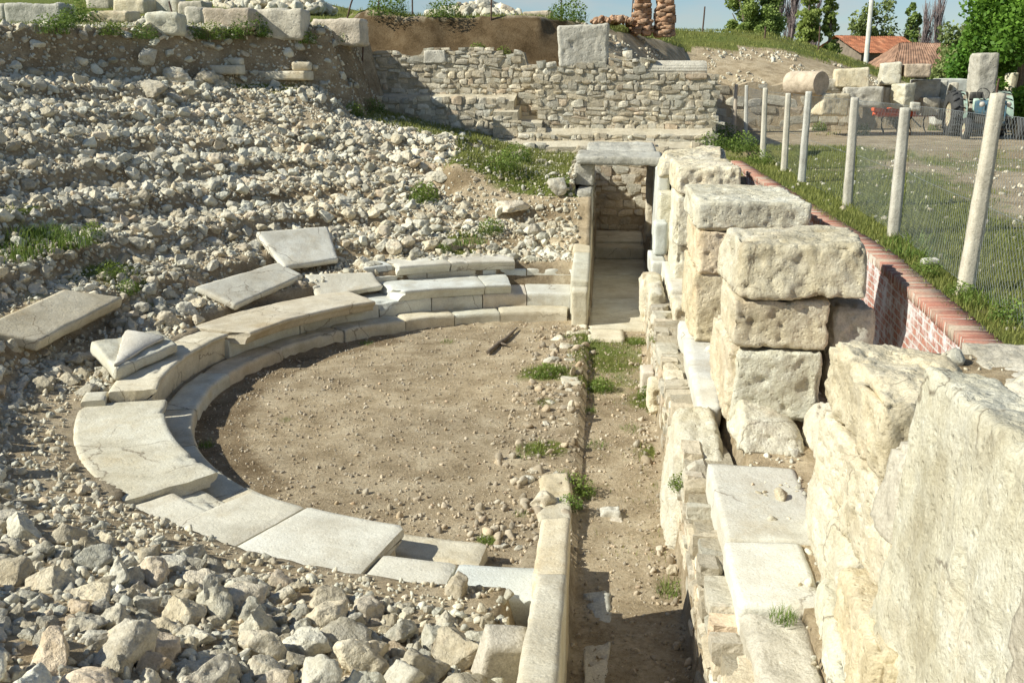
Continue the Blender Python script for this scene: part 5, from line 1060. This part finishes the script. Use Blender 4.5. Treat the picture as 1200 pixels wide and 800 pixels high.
tree('dark olive green bushy tree left of the big bright tree', 1128, 95, 62, 5.0, 3.8, 'olive', 7000, 3, 'round', .28, None, 'bushy_tree', .08)
tree('small olive green bush tree right of the orange annex', 1148, 95, 56, 4.6, 2.6, 'olive', 5000, 13, 'round', .28, None, 'bushy_tree', .06)
tree('left one of the two tall green poplars on the skyline', 871, 40, 72, 11.5, 2.5, 'poplar', 14000, 4, 'round', .20, FG, 'poplar', .35); tree('right one of the two tall green poplars on the skyline', 893, 40, 72, 12.2, 2.6, 'poplar', 14000, 5, 'round', .20, FG, 'poplar', .35)
tree('round green tree between the poplars and the house', 945, 45, 80, 9.3, 1.9, 'poplar', 3000, 6, 'round', .3, FG, 'round_tree', .3); tree('small dark round tree left of the orange roof house', 972, 45, 80, 8.8, 1.5, 'poplar', 2600, 7, 'round', .3, FG, 'round_tree', .3)
tree('pale olive tree behind the orange roof', 1018, 50, 100, 9.6, 4.6, 'olive', 4500, 8, 'round', .38, FG, 'round_tree', .2); tree('slim green tree right of the orange roof', 1062, 50, 100, 8.8, 1.6, 'poplar', 1800, 9, 'poplar', .34, FG, 'poplar', .2); tree('yellowish slim tree beside the slim green one', 1072, 52, 100, 7.8, 1.2, 'olive', 1300, 10, 'poplar', .34, FG, 'poplar', .2)
for k, (px, hgt, wd, lab) in enumerate([(911, 11.6, 1.6, 'bare brownish tree right of the poplars'), (925, 11.2, 2.0, 'bare purplish tree next to the round green tree'), (1085, 10.0, 1.5, 'left one of two bare purple poplars near the brown roof'), (1098, 10.8, 1.5, 'right one of two bare purple poplars near the brown roof'), (955, 10.2, 1.2, 'thin bare tree between two round green trees')]):
    tree(lab, px, 45, 95, hgt, wd, None, 0, 30 + k, 'bare', zb=FG, name='bare_tree')
# ------------------------------------------------------------------ grass and weeds
g = np.random.default_rng(3); mb = MB()
def sow(n, x0, x1, y0, y1, hr, wr, thr, seed, sharp=1.0):
    gg = np.random.default_rng(seed); X = gg.uniform(x0, x1, n); Y = gg.uniform(y0, y1, n); gd = grass_at(X, Y); nn = fbm2(X * 1.6, Y * 1.6, 3, 55); k = (gg.random(n) < np.clip((gd + .45 * nn - thr) * sharp / (1 - thr), 0, 1)); X, Y = X[k], Y[k]; Z = zt(X, Y); k = inview(X, Y, Z); P_ = np.c_[X, Y, Z - .01][k]; m_ = len(P_)
    blades(mb, P_, gg.uniform(*hr, m_) * (.7 + .6 * np.clip(grass_at(P_[:, 0], P_[:, 1]), 0, 1)), gg.uniform(*wr, m_), gg, .7)
sow(34000, 2.95, 6.5, 7, 16, (.035, .10), (.006, .011), .30, 1, 1.5); sow(30000, 2.95, 8.5, 16, 30, (.04, .11), (.008, .016), .32, 2, 1.3); sow(9000, 6, 16, 8, 32, (.04, .10), (.008, .014), .35, 8, .8)
sow(30000, -8, 9, 29.5, 41, (.05, .13), (.012, .025), .45, 3); sow(30000, -17, -2, 17, 38, (.05, .14), (.012, .022), .5, 4); sow(30000, -6.6, -.6, 20, 29, (.05, .15), (.010, .02), .4, 5, 1.3); sow(14000, -10, -.6, 8, 21, (.05, .14), (.008, .014), .5, 6, 1.2); sow(30000, -1.4, .85, 7.5, 17, (.03, .09), (.005, .009), .42, 7, 1.0); sow(40000, 0, 22, 34, 58, (.05, .13), (.018, .035), .5, 9)
sow(5000, -5.2, -.4, 8.4, 17, (.02, .07), (.004, .007), -.25, 12, .10); sow(9000, -13, -.6, 4, 24, (.03, .10), (.005, .009), -.2, 13, .10)
sow(12000, -.25, .8, 8.4, 16, (.03, .10), (.005, .009), .1, 14, .35)
tag(link('grass', mb.mesh('grass', M['grass'])), kind='stuff')
def tuft_mesh(seed, n, h, spread, leafy):
    gg = np.random.default_rng(seed); mb = MB(); rr_ = spread * np.sqrt(gg.random(n)); an = gg.uniform(0, 6.28, n); P_ = np.c_[rr_ * np.cos(an), rr_ * np.sin(an), np.zeros(n)]
    blades(mb, P_, gg.uniform(.5, 1, n) * h * (1 - .4 * rr_ / spread), np.full(n, .010 if not leafy else .006), gg, .9)
    if leafy:
        m_ = n * 5; rr_ = spread * np.sqrt(gg.random(m_)); an = gg.uniform(0, 6.28, m_); zz_ = gg.random(m_) * h * (1 - .5 * (rr_ / spread) ** 2); leaves(mb, np.c_[rr_ * np.cos(an), rr_ * np.sin(an), zz_], .045, gg, tone=np.clip(zz_ / h + gg.normal(size=m_) * .15, 0, 1), flat=.35)
    return mb.mesh('weed_tuft', M['weed'])
TM = [tuft_mesh(1, 130, .30, .20, False), tuft_mesh(2, 110, .22, .26, False), tuft_mesh(3, 90, .30, .22, True), tuft_mesh(4, 120, .38, .30, True)]
tufts = [(605, 187, 3, 1.3, 'big round bush of weeds at the edge of the grassy shelf'), (690, 182, 1, 1, None), (497, 233, 2, 1.5, 'clump of weeds alone in the middle of the far slope'), (548, 282, 1, 1.5, 'spreading green clump behind the second row of seats'), (575, 270, 2, 1.2, 'taller weed above the spreading green clump'), (520, 292, 2, .8, None), (640, 438, 2, .9, 'green clump on the floor edge near the far seats'), (655, 432, 0, .6, None), (628, 438, 1, .6, None), (705, 455, 2, .8, 'low green clump in the corridor beside the floor edge'), (690, 398, 0, .8, 'grass growing at the foot of the far parapet'), (745, 400, 0, .7, 'grass growing by the sill of the passage'), (762, 465, 2, .8, 'weeds under the corridor wall, halfway along'), (768, 480, 0, .7, None), (620, 528, 1, .8, 'dull grass clump on the floor edge in the middle'), (676, 577, 3, .75, 'tall bright weed behind the near parapet head'), (668, 590, 2, .6, None), (660, 555, 0, .5, None), (798, 618, 2, .6, 'weed at the foot of the bulging lump'), (788, 690, 0, .8, 'dry grass leaning on the corridor wall in shadow'), (570, 633, 0, .45, None), (918, 722, 0, .5, 'small grass tuft between the brown bench block and the near wall'), (480, 372, 0, .5, None), (560, 352, 0, .6, None), (428, 400, 1, .5, None), (525, 398, 1, .5, None), (242, 520, 0, .5, 'lone stalk plant in the shadow of the left seats'), (335, 490, 1, .4, None),
         (40, 290, 1, 1.7, 'dark weeds filling the left gully'), (85, 285, 0, 1.5, None), (15, 300, 1, 1.5, None), (60, 275, 0, 1.4, None), (25, 275, 0, 1.4, None), (110, 275, 2, 1.0, None), (130, 322, 3, .8, None), (150, 340, 2, .8, None), (60, 38, 3, 1.2, None), (130, 40, 2, 1.2, None), (170, 45, 3, 1.0, None), (250, 44, 3, 1.2, None), (275, 45, 2, 1.2, None), (360, 50, 2, 1.2, None), (640, 470, 1, .6, None), (612, 600, 1, .4, None), (700, 520, 1, .6, None), (740, 500, 1, .6, None), (690, 480, 0, .6, None), (725, 440, 1, .6, None), (95, 25, 3, 1.6, 'weeds beside the upper left corner block'), (75, 30, 2, 1.2, None), (292, 40, 3, 1.6, 'weeds before the big squared block'), (310, 42, 2, 1.0, None), (230, 45, 2, 1.0, None), (405, 48, 2, 1.2, None), (435, 128, 3, 1.3, 'weeds on the grassy step below the left back wall'), (415, 132, 2, 1.2, None), (590, 195, 3, 1.3, None), (560, 62, 2, 1.2, 'weeds growing on the ledge of the back wall'), (590, 66, 2, 1.2, None), (665, 22, 3, 2.0, 'round bush on the hill edge beside the grey block'), (690, 22, 2, 1.4, None), (455, 16, 3, 2.0, None), (520, 18, 3, 1.8, None), (850, 165, 3, 1.8, 'dense weeds at the foot of the first far posts'), (835, 172, 3, 1.6, None), (870, 180, 3, 1.5, None), (890, 190, 3, 1.2, None), (1070, 285, 1, 1.3, 'tall dry grass at the foot of the second post'), (1060, 300, 0, 1.2, None), (1085, 300, 1, 1.1, None), (1150, 355, 0, 1.1, 'grass clump under the nearest post'), (1125, 345, 2, .7, None), (1185, 375, 2, .9, None), (1085, 320, 3, .6, 'round leafy weed beside the brick coping'), (1000, 130, 3, 1.2, None), (1010, 155, 2, 1.4, None), (960, 150, 2, 1.4, None), (1095, 150, 2, 1.2, None), (770, 395, 0, .6, None), (830, 390, 1, .5, 'moss tuft at the end of the far bench slab'), (785, 262, 0, .6, None)]
for k, (px, py, t_, s_, lab) in enumerate(tufts):
    if py in (722,): p = at_z(px, py, 1.0)
    elif (px, py) in ((830, 390), (785, 262)): p = at_z(px, py, 1.0)
    else: p = hit(px, py + 3)
    o = link('weed_tuft', TM[t_], tuple(p - np.array([0, 0, .02]))); o.scale = (s_ * rng.uniform(.9, 1.1), s_ * rng.uniform(.9, 1.1), s_ * rng.uniform(.8, 1.1)); o.rotation_euler.z = rng.uniform(0, 6.28)
    tag(o, lab or 'small green weed tuft rooted among the stones', 'weed', None if lab else 'weeds around the ruin')
# dry branch on the round floor
p = at_z(590, 398, .03); mb = MB(); q = [at_z(x_, y_, .04) for x_, y_ in ((572, 413), (585, 402), (592, 398), (600, 390), (606, 384))]; tube(mb, q, [.035, .04, .035, .025, .012], 6); tube(mb, [q[1], at_z(594, 404, .05)], [.03, .012], 6); thing('dry_branch', mb, M['wood'], 'dry broken branch lying on the round floor near the far seats', 'branch')
p = hit(1089, 313); mb = MB(); hexa(mb, boxc(p[0] - .09, p[0] + .09, p[1] - .05, p[1] + .05, p[2] + .02, p[2] + .09, 15), .02, .02, .02, 9, 9, .02); thing('litter_wrapper', mb, M['conc'], 'crumpled pale wrapper in the grass beside the brick coping', 'litter')
